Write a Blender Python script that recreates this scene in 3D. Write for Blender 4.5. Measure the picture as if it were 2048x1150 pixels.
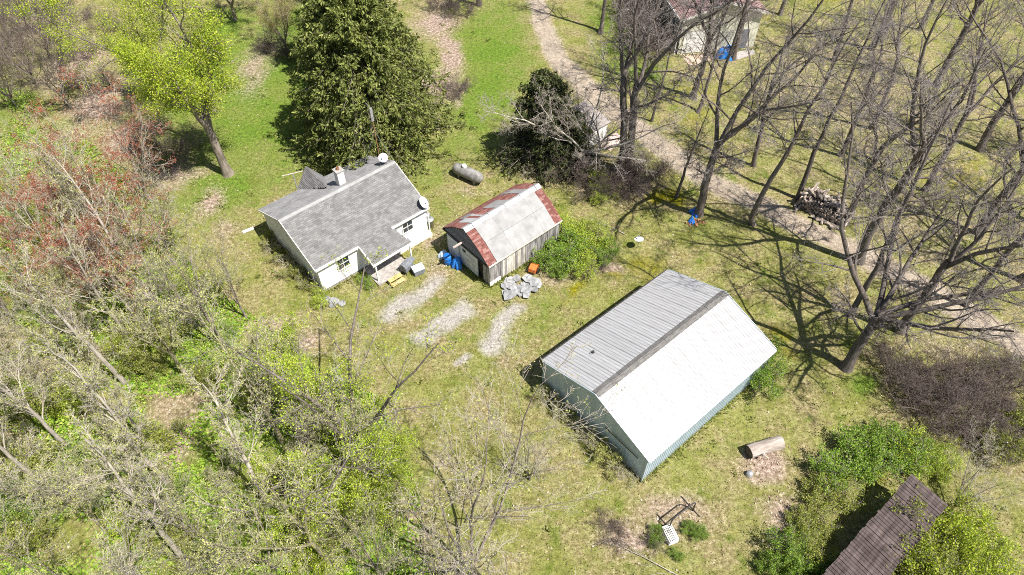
import bpy, math, random
import numpy as np
from mathutils import Vector, Matrix

# ------------------------------------------------------------------ scene, camera, light
S = bpy.context.scene
for o in list(bpy.data.objects):
    bpy.data.objects.remove(o)
COL = S.collection
R = math.radians
CAM_H, PITCH, FPX = 38.0, R(49.3), 1365.0          # drone height, downward pitch, focal length in photo pixels
cam_d = bpy.data.cameras.new('camera'); cam = bpy.data.objects.new('camera', cam_d); COL.objects.link(cam)
cam_d.sensor_width = 36.0; cam_d.lens = FPX / 2048 * 36.0; cam_d.clip_end = 3000; cam_d.clip_start = 0.5
cam.location = (0, 0, CAM_H); cam.rotation_euler = (R(90) - PITCH, 0, 0)
S.camera = cam

SUN_EL, SUN_AZ = 59.0, -33.0                       # azimuth of the sun measured from +X, counter-clockwise
sd = Vector((math.cos(R(SUN_AZ)) * math.cos(R(SUN_EL)), math.sin(R(SUN_AZ)) * math.cos(R(SUN_EL)), math.sin(R(SUN_EL))))
sl = bpy.data.lights.new('sun', 'SUN'); sun = bpy.data.objects.new('sun', sl); COL.objects.link(sun)
sl.energy = 5.0; sl.angle = R(0.53); sl.color = (1.0, 0.955, 0.89)
sun.rotation_euler = sd.to_track_quat('Z', 'Y').to_euler(); sun.location = (40, -30, 80)
W = bpy.data.worlds.new('World'); S.world = W; W.use_nodes = True
wn = W.node_tree.nodes; wn.clear()
sky = wn.new('ShaderNodeTexSky'); sky.sky_type = 'NISHITA'; sky.sun_disc = False
sky.sun_elevation = R(SUN_EL); sky.sun_rotation = R(90 - SUN_AZ)
bg = wn.new('ShaderNodeBackground'); bg.inputs['Strength'].default_value = 0.066
wo = wn.new('ShaderNodeOutputWorld')
W.node_tree.links.new(sky.outputs[0], bg.inputs[0]); W.node_tree.links.new(bg.outputs[0], wo.inputs[0])
S.view_settings.view_transform = 'Standard'; S.view_settings.look = 'None'
S.view_settings.exposure = 0.8; S.view_settings.gamma = 1.0
S.view_settings.use_curve_mapping = False
S.cycles.use_denoising = False; S.cycles.pixel_filter_type = 'BLACKMAN_HARRIS'; S.cycles.filter_width = 1.0
S.cycles.max_bounces = 5; S.cycles.transparent_max_bounces = 4

# ------------------------------------------------------------------ survey helper: photo pixel -> world point at height z
FW = np.array([0, math.cos(PITCH), -math.sin(PITCH)]); RT = np.array([1.0, 0, 0]); UP = np.cross(RT, FW)
def P(x, y, z=0.0):
    d = FW * FPX + RT * (x - 1024.0) - UP * (y - 575.0)
    t = (z - CAM_H) / d[2]
    return np.array([0, 0, CAM_H]) + d * t

# ------------------------------------------------------------------ mesh helpers
def mesh_np(name, verts, faces, attrs=None, smooth=False):
    """faces: int array (M,K) of one face size"""
    verts = np.asarray(verts, dtype=np.float32).reshape(-1, 3); faces = np.asarray(faces, dtype=np.int32)
    me = bpy.data.meshes.new(name)
    m, k = faces.shape
    me.vertices.add(len(verts)); me.vertices.foreach_set('co', verts.ravel())
    me.loops.add(m * k); me.loops.foreach_set('vertex_index', faces.ravel())
    me.polygons.add(m); me.polygons.foreach_set('loop_start', np.arange(0, m * k, k, dtype=np.int32))
    me.polygons.foreach_set('loop_total', np.full(m, k, dtype=np.int32))
    if smooth:
        me.polygons.foreach_set('use_smooth', np.ones(m, dtype=bool))
    me.update(calc_edges=True)
    for n, a in (attrs or {}).items():
        at = me.attributes.new(n, 'FLOAT', 'POINT'); at.data.foreach_set('value', np.asarray(a, dtype=np.float32).ravel())
    return me

class MB:
    def __init__(s): s.v = []; s.f = []
    def add(s, vs, fs):
        b = len(s.v); s.v += [tuple(map(float, v)) for v in vs]; s.f += [tuple(i + b for i in f) for f in fs]
    def hexa(s, c8):                                # 4 bottom, 4 top, ccw seen from above
        s.add(c8, [(3, 2, 1, 0), (4, 5, 6, 7), (0, 1, 5, 4), (1, 2, 6, 5), (2, 3, 7, 6), (3, 0, 4, 7)])
    def box(s, x0, x1, y0, y1, z0, z1, jit=0, rng=None):
        c = [(x0, y0, z0), (x1, y0, z0), (x1, y1, z0), (x0, y1, z0), (x0, y0, z1), (x1, y0, z1), (x1, y1, z1), (x0, y1, z1)]
        if jit:
            c = [tuple(q + rng.uniform(-jit, jit) for q in p) for p in c]
        s.hexa(c)
    def obox(s, c, ax, ay, az):                     # centre and three half-axis vectors
        c, ax, ay, az = (np.array(q, float) for q in (c, ax, ay, az))
        s.hexa([c - ax - ay - az, c + ax - ay - az, c + ax + ay - az, c - ax + ay - az,
                c - ax - ay + az, c + ax - ay + az, c + ax + ay + az, c - ax + ay + az])
    def prism(s, poly, a, b):                       # poly: list of 3d points, extruded from +a to +b offsets
        n = len(poly); p = np.array(poly, float); a = np.array(a, float); b = np.array(b, float)
        fs = [tuple(range(n - 1, -1, -1)), tuple(range(n, 2 * n))] + [(i, (i + 1) % n, n + (i + 1) % n, n + i) for i in range(n)]
        s.add(list(p + a) + list(p + b), fs)
    def tube(s, pts, rad, n=8, caps=True):
        pts = np.array(pts, float); m = len(pts); rad = np.full(m, rad, float) if np.isscalar(rad) else np.array(rad, float)
        t = np.gradient(pts, axis=0); t /= np.linalg.norm(t, axis=1)[:, None] + 1e-9
        ref = np.array([0, 0, 1.0]) if abs(t[:, 2]).mean() < .8 else np.array([1.0, 0, 0])
        u = np.cross(t, ref); u /= np.linalg.norm(u, axis=1)[:, None] + 1e-9; w = np.cross(t, u)
        a = np.arange(n) * 2 * math.pi / n
        vs = (pts[:, None] + rad[:, None, None] * (np.cos(a)[None, :, None] * u[:, None] + np.sin(a)[None, :, None] * w[:, None])).reshape(-1, 3)
        fs = [(i * n + j, i * n + (j + 1) % n, (i + 1) * n + (j + 1) % n, (i + 1) * n + j) for i in range(m - 1) for j in range(n)]
        if caps: fs += [tuple(range(n - 1, -1, -1)), tuple(range((m - 1) * n, m * n))]
        s.add(vs, fs)
    def lathe(s, prof, n=16, c=(0, 0, 0), axis='z'):
        vs = []
        for r, h in prof:
            for j in range(n):
                a = 2 * math.pi * j / n; p = (r * math.cos(a), r * math.sin(a), h)
                if axis == 'x': p = (p[2], p[0], p[1])
                vs.append((p[0] + c[0], p[1] + c[1], p[2] + c[2]))
        m = len(prof)
        fs = [(i * n + j, i * n + (j + 1) % n, (i + 1) * n + (j + 1) % n, (i + 1) * n + j) for i in range(m - 1) for j in range(n)]
        if prof[0][0] > 1e-4: fs.append(tuple(range(n - 1, -1, -1)))
        if prof[-1][0] > 1e-4: fs.append(tuple(range((m - 1) * n, m * n)))
        s.add(vs, fs)
    def mesh(s, name, smooth=False, bevel=0):
        me = bpy.data.meshes.new(name); me.from_pydata(s.v, [], s.f)
        if smooth: me.polygons.foreach_set('use_smooth', np.ones(len(me.polygons), dtype=bool))
        me.update(); return me
    def build(s, name, mat, parent=None, smooth=False, **kw):
        return link(name, s.mesh(name, smooth), mat, parent, **kw)

def link(name, me, mat=None, parent=None, loc=None, rot=None, scale=None):
    if mat is not None and not me.materials: me.materials.append(mat)
    o = bpy.data.objects.new(name, me); COL.objects.link(o)
    if parent is not None: o.parent = parent
    if loc is not None: o.location = loc
    if rot is not None: o.rotation_euler = rot
    if scale is not None: o.scale = scale if hasattr(scale, '__len__') else (scale,) * 3
    return o
def tag(o, label=None, cat=None, group=None, kind=None):
    if label: o['label'] = label
    if cat: o['category'] = cat
    if group: o['group'] = group
    if kind: o['kind'] = kind
    return o
def thing(name, label, cat, loc=(0, 0, 0), rz=0.0, group=None):
    o = bpy.data.objects.new(name, None); COL.objects.link(o); o.empty_display_size = .3
    o.location = tuple(float(q) for q in loc); o.rotation_euler = (0, 0, rz)
    return tag(o, label, cat, group)
def dup(root, loc, rz, scale=1.0, label=None, group=None, tilt=(0, 0)):
    r = root.copy(); COL.objects.link(r); r.location = tuple(float(q) for q in loc); r.rotation_euler = (tilt[0], tilt[1], rz); r.scale = (scale,) * 3
    if label: r['label'] = label
    if group: r['group'] = group
    for ch in list(root.children):
        c = ch.copy(); COL.objects.link(c); c.parent = r
        for g in ch.children:
            d = g.copy(); COL.objects.link(d); d.parent = c
    return r

# ------------------------------------------------------------------ materials
class NT:
    def __init__(s, name):
        s.m = bpy.data.materials.new(name); s.m.use_nodes = True; s.t = s.m.node_tree; s.n = s.t.nodes; s.n.clear()
        s.out = s.n.new('ShaderNodeOutputMaterial')
    def L(s, a, b): s.t.links.new(a, b)
    def coord(s, kind='Object'):
        return s.n.new('ShaderNodeTexCoord').outputs[kind]
    def noise(s, vec, scale, detail=4, rough=.6):
        n = s.n.new('ShaderNodeTexNoise'); n.inputs['Scale'].default_value = scale; n.inputs['Detail'].default_value = detail
        n.inputs['Roughness'].default_value = rough
        if vec is not None: s.L(vec, n.inputs['Vector'])
        return n.outputs['Fac']
    def mapping(s, vec, scale):
        m = s.n.new('ShaderNodeMapping'); m.inputs['Scale'].default_value = scale; s.L(vec, m.inputs['Vector']); return m.outputs[0]
    def ramp(s, fac, stops):
        r = s.n.new('ShaderNodeValToRGB'); e = r.color_ramp.elements
        while len(e) < len(stops): e.new(.5)
        for q, (p, c) in zip(e, stops):
            q.position = p; q.color = (*c, 1) if hasattr(c, '__len__') else (c, c, c, 1)
        s.L(fac, r.inputs[0]); return r.outputs[0]
    def mix(s, fac, a, b, blend='MIX'):
        m = s.n.new('ShaderNodeMixRGB'); m.blend_type = blend
        for i, q in ((0, fac), (1, a), (2, b)):
            if hasattr(q, 'is_linked'): s.L(q, m.inputs[i])
            elif i == 0: m.inputs[0].default_value = q
            else: m.inputs[i].default_value = (*q, 1)
        return m.outputs[0]
    def math(s, op, a, b=0.0, c=None, clamp=False):
        m = s.n.new('ShaderNodeMath'); m.operation = op; m.use_clamp = clamp
        for i, q in enumerate((a, b) if c is None else (a, b, c)):
            if hasattr(q, 'is_linked'): s.L(q, m.inputs[i])
            else: m.inputs[i].default_value = q
        return m.outputs[0]
    def attr(s, name):
        a = s.n.new('ShaderNodeAttribute'); a.attribute_name = name; return a.outputs['Fac']
    def island(s):
        return s.n.new('ShaderNodeNewGeometry').outputs['Random Per Island']
    def objrand(s):
        return s.n.new('ShaderNodeObjectInfo').outputs['Random']
    def bump(s, h, strength=.4, dist=.05):
        b = s.n.new('ShaderNodeBump'); b.inputs['Strength'].default_value = strength; b.inputs['Distance'].default_value = dist
        s.L(h, b.inputs['Height']); return b.outputs[0]
    def done(s, col, rough=.8, normal=None, metal=0.0, spec=.3, transl=0.0):
        p = s.n.new('ShaderNodeBsdfPrincipled'); p.inputs['Metallic'].default_value = metal
        p.inputs['Specular IOR Level'].default_value = spec
        for nm, q in (('Base Color', col), ('Roughness', rough)):
            if hasattr(q, 'is_linked'): s.L(q, p.inputs[nm])
            else: p.inputs[nm].default_value = (*q, 1) if hasattr(q, '__len__') else q
        if normal is not None: s.L(normal, p.inputs['Normal'])
        sh = p.outputs[0]
        if transl:
            tr = s.n.new('ShaderNodeBsdfTranslucent')
            if hasattr(col, 'is_linked'): s.L(col, tr.inputs['Color'])
            else: tr.inputs['Color'].default_value = (*col, 1)
            mx = s.n.new('ShaderNodeMixShader'); mx.inputs[0].default_value = transl
            s.L(sh, mx.inputs[1]); s.L(tr.outputs[0], mx.inputs[2]); sh = mx.outputs[0]
        s.L(sh, s.out.inputs['Surface']); return s.m

def simple(name, a, b, scale=6, rough=.8, metal=0.0, bump=0.0, stretch=(1, 1, 1), spec=.3, contrast=(.35, .65), rnd=0.0):
    t = NT(name); v = t.mapping(t.coord(), stretch); n = t.noise(v, scale, 5, .65)
    c = t.ramp(n, [(contrast[0], a), (contrast[1], b)])
    if rnd:
        r = t.math('MULTIPLY_ADD', t.objrand(), 2 * rnd, 1 - rnd)
        c = t.mix(1.0, c, t.mix(1.0, (1, 1, 1), r, 'MULTIPLY'), 'MULTIPLY')
    return t.done(c, rough, t.bump(n, bump, .03) if bump else None, metal, spec)

def leafmat(name, a, b, c=None, transl=.35):
    t = NT(name); f = t.island()
    stops = [(0.0, a), (1.0, b)] if c is None else [(0.0, a), (.6, b), (1.0, c)]
    col = t.ramp(f, stops)
    big = t.noise(t.coord(), .5, 2, .5)
    col = t.mix(1.0, col, t.ramp(big, [(.3, .8), (.7, 1.15)]), 'MULTIPLY')
    return t.done(col, .6, None, 0, .25, transl)

def barkmat(name, a, b, rnd=.18):
    t = NT(name); v = t.mapping(t.coord(), (1, 1, .18)); n = t.noise(v, 9, 6, .7); n2 = t.noise(t.coord(), .9, 3, .6)
    c = t.ramp(n, [(.32, a), (.68, b)]); c = t.mix(1.0, c, t.ramp(n2, [(.3, .72), (.7, 1.2)]), 'MULTIPLY')
    r = t.math('MULTIPLY_ADD', t.objrand(), 2 * rnd, 1 - rnd)
    c = t.mix(1.0, c, r, 'MULTIPLY')
    return t.done(c, .9, t.bump(n, .8, .04), 0, .15)

M = {}
M['bark_dark'] = barkmat('bark_dark', (.07, .057, .05), (.24, .205, .18))
M['bark_mid'] = barkmat('bark_mid', (.13, .105, .085), (.33, .285, .24))
M['bark_pale'] = barkmat('bark_pale', (.30, .26, .21), (.60, .55, .47))
M['bark_moss'] = barkmat('bark_moss', (.20, .18, .10), (.42, .38, .24))
M['twig_dark'] = simple('twig_dark', (.15,.125,.115), (.33,.295,.275), 3, .9, rnd=.15)
M['twig_mid'] = simple('twig_mid', (.22,.185,.155), (.44,.39,.34), 3, .9, rnd=.15)
M['twig_pale'] = simple('twig_pale', (.34,.295,.24), (.60,.54,.46), 3, .9, rnd=.15)
M['twig_brown'] = simple('twig_brown', (.085,.065,.055), (.21,.165,.145), 3, .9, rnd=.15)
M['leaf_lime'] = leafmat('leaf_lime', (.23, .34, .02), (.42, .51, .045), (.56, .57, .09))
M['leaf_bud'] = leafmat('leaf_bud', (.34, .40, .08), (.52, .54, .16), (.62, .58, .26))
M['leaf_bright'] = leafmat('leaf_bright', (.27, .40, .03), (.46, .56, .06), (.58, .62, .12))
M['leaf_red'] = leafmat('leaf_red', (.30, .06, .035), (.42, .12, .06), (.48, .24, .12))
M['leaf_green'] = leafmat('leaf_green', (.11, .23, .02), (.24, .39, .04), (.40, .48, .09))
M['leaf_olive'] = leafmat('leaf_olive', (.19, .25, .03), (.34, .38, .07), (.44, .43, .12))
M['leaf_purple'] = leafmat('leaf_purple', (.30, .12, .30), (.42, .20, .40))
M['leaf_tan'] = leafmat('leaf_tan', (.30, .22, .12), (.42, .34, .16), (.36, .38, .10))
M['needle'] = leafmat('needle', (.10, .13, .03), (.20, .235, .055), (.37, .39, .12), .25)
M['needle_dark'] = leafmat('needle_dark', (.03, .045, .016), (.065, .085, .025), (.14, .13, .05), .1)
M['litter'] = leafmat('litter', (.26, .165, .12), (.45, .33, .26), (.62, .52, .44), .1)
M['grass_blade'] = leafmat('grass_blade', (.15, .20, .035), (.27, .30, .07), (.46, .43, .20), .3)
M['tuft'] = leafmat('tuft', (.16, .22, .04), (.27, .31, .07), (.40, .38, .16), .4)
M['undergrowth'] = leafmat('undergrowth', (.14, .28, .02), (.30, .46, .05), (.46, .54, .10), .3)

M['white_paint'] = simple('white_paint', (.52, .52, .49), (.80, .80, .78), 1.6, .55, stretch=(2.5, 2.5, .5), contrast=(.28, .52))
M['white_trim'] = simple('white_trim', (.70, .69, .64), (.85, .84, .80), 4, .5)
M['dirty_white'] = simple('dirty_white', (.40, .36, .29), (.70, .67, .60), 2.2, .8, stretch=(1, 1, .5))
M['glass'] = simple('glass', (.02, .025, .03), (.06, .07, .08), 1, .12, spec=.6)
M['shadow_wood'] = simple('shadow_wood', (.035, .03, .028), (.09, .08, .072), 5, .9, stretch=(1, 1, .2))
M['concrete'] = simple('concrete', (.26,.235,.215), (.42,.395,.37), 4, .9, bump=.3)
M['rubble'] = simple('rubble', (.17,.175,.18), (.36,.36,.36), 3, .9, bump=.4, rnd=.22)
M['brick_paint'] = simple('brick_paint', (.55, .54, .52), (.76, .75, .73), 8, .8, bump=.3)
M['rust'] = simple('rust', (.20, .085, .04), (.40, .22, .11), 5, .9)
M['dark_metal'] = simple('dark_metal', (.03, .028, .026), (.09, .08, .075), 6, .6, metal=.3)
M['galv'] = simple('galv', (.42, .43, .44), (.62, .63, .64), 4, .45, metal=.6)
M['dish'] = simple('dish', (.52, .54, .56), (.68, .70, .71), 4, .5)
M['tank'] = simple('tank', (.13,.125,.115), (.31,.30,.285), 2.2, .6, bump=.1)
M['log_pale'] = simple('log_pale', (.24,.195,.155), (.46,.40,.36), 3, .9, bump=.4, stretch=(.25, 1, 1))
M['log_end'] = simple('log_end', (.05, .04, .03), (.16, .12, .09), 4, .95)
M['firewood'] = simple('firewood', (.09, .07, .06), (.50, .42, .35), 3.2, .9, stretch=(1, 1, 1), rnd=.35, contrast=(.38, .62))
M['tarp'] = simple('tarp', (.006, .10, .42), (.03, .24, .68), 3, .4, spec=.5)
M['tarp_pale'] = simple('tarp_pale', (.35, .50, .68), (.66, .74, .82), 4, .5)
M['brick_red'] = simple('brick_red', (.42, .17, .09), (.66, .36, .22), 5, .9, rnd=.2)
M['orange'] = simple('orange', (.50, .12, .025), (.68, .20, .05), 5, .6)
M['plank_yellow'] = simple('plank_yellow', (.52, .36, .13), (.68, .50, .22), 6, .7, stretch=(.2, 1, 1))
M['plank_brown'] = simple('plank_brown', (.045,.033,.030), (.115,.088,.082), 5, .85, stretch=(.15, 1, 1), rnd=.22, bump=.2)
M['plank_pink'] = simple('plank_pink', (.40, .31, .27), (.60, .48, .44), 5, .85, stretch=(.15, 1, 1), rnd=.15)
M['plank_grey'] = simple('plank_grey', (.10, .09, .085), (.42, .40, .385), 2.3, .9, stretch=(3, 3, .35), rnd=.25, bump=.3)
M['gable_dark'] = simple('gable_dark', (.10, .105, .12), (.19, .19, .21), 6, .85, stretch=(.3, 1, 1), rnd=.15)
M['shed_door'] = simple('shed_door', (.46, .48, .49), (.68, .69, .68), 3, .7, stretch=(1, 1, .4))
M['cream'] = simple('cream', (.56, .55, .43), (.70, .69, .57), 3, .7, rnd=.05)
M['dark_green'] = simple('dark_green', (.10, .125, .115), (.17, .195, .18), 4, .7)
M['apron'] = simple('apron', (.46, .33, .25), (.60, .47, .39), 2, .9, bump=.2)
M['barn_wall'] = simple('barn_wall', (.40,.49,.54), (.54,.62,.68), 1.2, .5, metal=.1, stretch=(1, 1, .3), rnd=.05)
M['soft_grey'] = simple('soft_grey', (.12,.13,.145), (.22,.23,.25), 5, .7)
M['flat_roof'] = simple('flat_roof', (.25, .22, .205), (.40, .36, .34), 2, .9, bump=.2)

def roofmetal():
    t = NT('barn_roof_metal'); v = t.coord()
    n = t.noise(t.mapping(v, (1.2, .18, 1)), 4, 5, .6)
    c = t.ramp(n, [(.3, (.36, .352, .345)), (.5, (.45, .447, .445)), (.66, (.50, .50, .505))])
    r = t.math('MULTIPLY_ADD', t.objrand(), .12, .94)
    return t.done(t.mix(1.0, c, r, 'MULTIPLY'), .42, None, .15, .4)
M['barn_roof'] = roofmetal()
M['ridge_strip'] = simple('ridge_strip', (.085,.08,.075), (.20,.19,.18), 5, .85, stretch=(.5, 3, 1), bump=.3)
def shingle(name, stops):
    t = NT(name); f = t.island(); c = t.ramp(f, stops)
    n = t.noise(t.coord(), 1.1, 5, .65); c = t.mix(1.0, c, t.ramp(n, [(.32, .78), (.68, 1.12)]), 'MULTIPLY')
    g = t.noise(t.coord(), 55, 2, .5); c = t.mix(.5, c, t.ramp(g, [(.3, .7), (.7, 1.3)]), 'MULTIPLY')
    return t.done(c, .95, None, 0, .1)
M['shingle_grey'] = shingle('shingle_grey', [(0, (.17, .166, .162)), (.5, (.205, .20, .196)), (1, (.25, .243, .237))])
M['shingle_rear'] = shingle('shingle_rear', [(0, (.20, .198, .20)), (1, (.275, .272, .275))])
M['shingle_red'] = shingle('shingle_red', [(0, (.16, .062, .052)), (.6, (.235, .10, .085)), (1, (.31, .18, .155))])
M['shingle_brown'] = shingle('shingle_brown', [(0, (.30, .18, .165)), (1, (.42, .275, .255))])
M['roll_roof'] = simple('roll_roof', (.25,.246,.24), (.34,.335,.33), 1.3, .85, bump=.1, rnd=.05)
M['ridge_tile'] = simple('ridge_tile', (.36,.365,.37), (.5,.5,.5), 3, .7, rnd=.1)

def groundmat():
    t = NT('ground'); v = t.coord()
    mid = t.noise(v, .75, 6, .7); fine = t.noise(v, 3.6, 6, .8); grit = t.noise(v, 11, 4, .85)
    patch = t.noise(v, .3, 6, .72); p2 = t.noise(t.mapping(v, (1.3, 1, 1)), .52, 5, .7)
    olive = t.ramp(mid, [(.3, (.125, .135, .027)), (.5, (.203, .207, .058)), (.7, (.29, .28, .118))])
    drab = t.ramp(fine, [(.3, (.15, .115, .045)), (.52, (.27, .22, .115)), (.7, (.42, .36, .24))])
    c = t.mix(t.ramp(patch, [(.44, 0.0), (.60, .85)]), olive, drab)
    c = t.mix(t.ramp(p2, [(.34, .8), (.45, 0.0)]), c, (.115, .155, .022))
    def msk(name, amp, lo, hi, nz):
        a = t.attr(name); q = t.math('ADD', a, t.math('MULTIPLY', t.math('SUBTRACT', nz, .5), amp))
        return t.ramp(q, [(lo, 0.0), (hi, 1.0)])
    lush = t.ramp(fine, [(.3, (.07, .135, .012)), (.7, (.155, .225, .034))])
    lush = t.mix(t.ramp(patch, [(.42, 0.0), (.62, .55)]), lush, (.185, .20, .05))
    c = t.mix(msk('lush', 1.0, .2, .8, mid), c, lush)
    c = t.mix(msk('moss', 1.2, .35, .85, mid), c, t.ramp(fine, [(.3, (.13, .125, .004)), (.7, (.235, .215, .012))]))
    lit = t.ramp(fine, [(.3, (.155, .10, .075)), (.5, (.30, .225, .175)), (.7, (.50, .42, .355))])
    c = t.mix(msk('litter', 1.1, .25, .85, fine), c, lit)
    dirt = t.ramp(mid, [(.3, (.27, .215, .16)), (.7, (.43, .365, .29))])
    c = t.mix(msk('dirt', 1.0, .3, .75, fine), c, dirt)
    grav = t.ramp(mid, [(.3, (.285, .26, .225)), (.7, (.40, .375, .335))])
    c = t.mix(msk('gravel', .9, .15, .95, fine), c, grav)
    c = t.mix(1.0, c, t.ramp(fine, [(.28, .5), (.5, 1.0), (.72, 1.5)]), 'MULTIPLY')
    c = t.mix(1.0, c, t.ramp(grit, [(.3, .45), (.7, 1.55)]), 'MULTIPLY')
    h = t.math('ADD', fine, t.math('MULTIPLY', grit, .6))
    return t.done(c, .95, t.bump(h, .8, .12), 0, .1)
M['ground'] = groundmat()

# ------------------------------------------------------------------ ground fields
_tab = np.random.RandomState(7).rand(256, 256)
def vnoise(x, y, off=0):
    x = np.asarray(x, float) + off * 17.3; y = np.asarray(y, float) + off * 9.1
    xi = np.floor(x).astype(int); yi = np.floor(y).astype(int); fx = x - xi; fy = y - yi
    fx = fx * fx * (3 - 2 * fx); fy = fy * fy * (3 - 2 * fy)
    g = lambda a, b: _tab[a % 256, b % 256]
    return (g(xi, yi) * (1 - fx) + g(xi + 1, yi) * fx) * (1 - fy) + (g(xi, yi + 1) * (1 - fx) + g(xi + 1, yi + 1) * fx) * fy
def fbm(x, y, off=0):
    return sum(vnoise(x * 2 ** i, y * 2 ** i, off + i) * .5 ** (i + 1) for i in range(4)) / .9375
def in_poly(x, y, poly):
    c = np.zeros(np.shape(x), bool); n = len(poly)
    for i in range(n):
        (x0, y0), (x1, y1) = poly[i], poly[(i + 1) % n]
        k = (y0 > y) != (y1 > y)
        c ^= k & (x < (x1 - x0) * (y - y0) / (y1 - y0 + 1e-12) + x0)
    return c
def wpoly(pts): return [tuple(P(a, b)[:2]) for a, b in pts]
def seg_dist(x, y, pts):
    d = np.full(np.shape(x), 1e9)
    for (x0, y0), (x1, y1) in zip(pts[:-1], pts[1:]):
        vx, vy = x1 - x0, y1 - y0
        t = np.clip(((x - x0) * vx + (y - y0) * vy) / (vx * vx + vy * vy), 0, 1)
        d = np.minimum(d, np.hypot(x - x0 - t * vx, y - y0 - t * vy))
    return d
ROAD = wpoly([(1058, -60), (1072, 0), (1090, 60), (1113, 110), (1160, 165), (1228, 222), (1290, 268), (1350, 312), (1430, 368), (1520, 410), (1610, 458), (1700, 500), (1790, 548), (1880, 592), (1960, 640), (2080, 712)])
GRAVEL = [wpoly([(785, 628), (815, 600), (868, 562)]), wpoly([(832, 678), (880, 655), (945, 618)]), wpoly([(975, 690), (1005, 655), (1042, 622)]), wpoly([(918, 724), (932, 712)])]
GRAVW = [.85, .72, .62, .36]
WOODS = wpoly([(-400, 120), (60, 180), (230, 330), (330, 430), (400, 560), (520, 640), (620, 720), (760, 800), (830, 960), (860, 1100), (880, 1500), (-400, 1500)])
def blob(x, y, cx, cy, rx, ry):
    c = P(cx, cy)[:2]; a = abs(P(cx + rx, cy)[0] - c[0]); b = abs(P(cx, cy - ry)[1] - c[1])
    return np.exp(-(((x - c[0]) / a) ** 2 + ((y - c[1]) / b) ** 2) * .9)
def acc(x, y, bl):
    r = np.zeros(np.shape(x))
    for q in bl: r = np.maximum(r, blob(x, y, *q[:4]) * (q[4] if len(q) > 4 else 1))
    return r
LUSH = [(1000, 760, 180, 120, .28), (1100, 620, 140, 60, .35), (900, 430, 60, 60, .4), (700, 640, 120, 40, .25), (1330, 860, 90, 60, .35), (1400, 450, 80, 30, .3), (1180, 1000, 160, 90, .22), (520, 190, 120, 150), (440, 380, 80, 50), (590, 60, 80, 60), (660, 200, 200, 130), (560, 310, 60, 60, .8), (985, 110, 75, 130), (960, 220, 80, 70, .9), (905, 290, 70, 50, .6), (860, 350, 60, 40, .5), (1230, 70, 60, 90, .8), (1290, 150, 50, 30, .8), (420, 120, 90, 120), (1180, 545, 120, 40, .3), (1080, 640, 60, 50, .35), (1240, 560, 40, 20, .4), (1700, 750, 50, 35), (980, 590, 20, 30, .4)]
MOSS = [(1215, 560, 45, 22), (1270, 535, 60, 30, .8), (1160, 578, 20, 14), (1190, 600, 40, 20, .5), (1400, 520, 60, 20, .5), (1400, 640, 50, 40, .7), (1570, 660, 40, 20, .8), (1590, 700, 35, 25, .7), (1250, 930, 30, 14, .6), (1420, 940, 60, 40, .35), (1330, 975, 40, 20, .3), (1500, 1050, 60, 30, .4), (1310, 395, 60, 25, .5), (930, 640, 25, 20, .5), (1060, 740, 30, 20, .4), (1580, 520, 60, 30, .4), (1390, 340, 50, 30, .4), (1700, 930, 40, 30, .5)]
LITTER = [(870, 45, 45, 40), (895, 110, 30, 55), (880, 165, 40, 40, .9), (915, 190, 22, 22, .8), (520, 130, 40, 70, .7), (1525, 925, 48, 35), (1250, 1075, 75, 40, .9), (1340, 1040, 90, 50, .7), (1230, 1050, 60, 40, .7), (1590, 1020, 60, 45, .8), (1600, 1070, 50, 60, .8), (540, 650, 40, 30, .9), (600, 690, 50, 30, .8), (470, 780, 60, 35, .8), (430, 880, 80, 40, .6), (1190, 545, 50, 16, .9), (1110, 555, 60, 16, .6), (420, 400, 30, 36, .9), (350, 350, 50, 30, .8), (150, 130, 60, 60, .9), (200, 210, 60, 60, .9), (250, 280, 60, 50, .8), (90, 40, 80, 40, .8), (455, 460, 40, 30, .6), (870, 540, 30, 40, .6), (860, 480, 20, 30, .7), (1230, 370, 80, 30, .8), (1000, 690, 26, 60, .4), (700, 850, 60, 60, .7), (560, 770, 60, 60, .6), (830, 1050, 60, 60, .7), (660, 1000, 80, 60, .6), (1090, 330, 90, 30, .6), (945, 385, 30, 14, .5), (1480, 110, 50, 14, .5), (1250, 820, 20, 20, .2), (1740, 690, 60, 20, .5), (1900, 690, 70, 40, .6), (1700, 180, 420, 200, .42), (1850, 480, 250, 160, .38), (1450, 330, 160, 80, .25)]
def fields(x, y):
    wx = x + (fbm(x * .35, y * .35, 1) - .5) * 3.2; wy = y + (fbm(x * .35, y * .35, 5) - .5) * 3.2
    f = {}
    wd = in_poly(wx, wy, WOODS).astype(float)
    f['lush'] = np.clip(acc(wx, wy, LUSH) + wd * .62 * np.clip((fbm(x * .3, y * .3, 21) - .38) * 4, 0, 1), 0, 1)
    f['moss'] = np.clip(acc(wx, wy, MOSS) * .95 + np.clip((fbm(x * .22, y * .22, 11) - .62) * 3, 0, .6), 0, 1) * (1 - f['lush'])
    f['litter'] = np.clip(acc(wx, wy, LITTER) + wd * .5 * np.clip((fbm(x * .25, y * .25, 31) - .42) * 4, 0, 1), 0, 1)
    rd = seg_dist(x + (wx - x) * .35, y + (wy - y) * .35, ROAD)
    mid_strip = .42 * np.exp(-(rd / .3) ** 2)
    f['dirt'] = np.clip(1.3 - rd / 1.5, 0, 1) - mid_strip * np.clip((fbm(x * .2, y * .2, 41) - .35) * 3, 0, 1)
    g = np.zeros(np.shape(x))
    for pl, w in zip(GRAVEL, GRAVW):
        g = np.maximum(g, np.clip(1.22 - .8 * seg_dist(x + (wx - x) * .7, y + (wy - y) * .7, pl) / w, 0, 1))
    f['gravel'] = g
    return f

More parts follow.
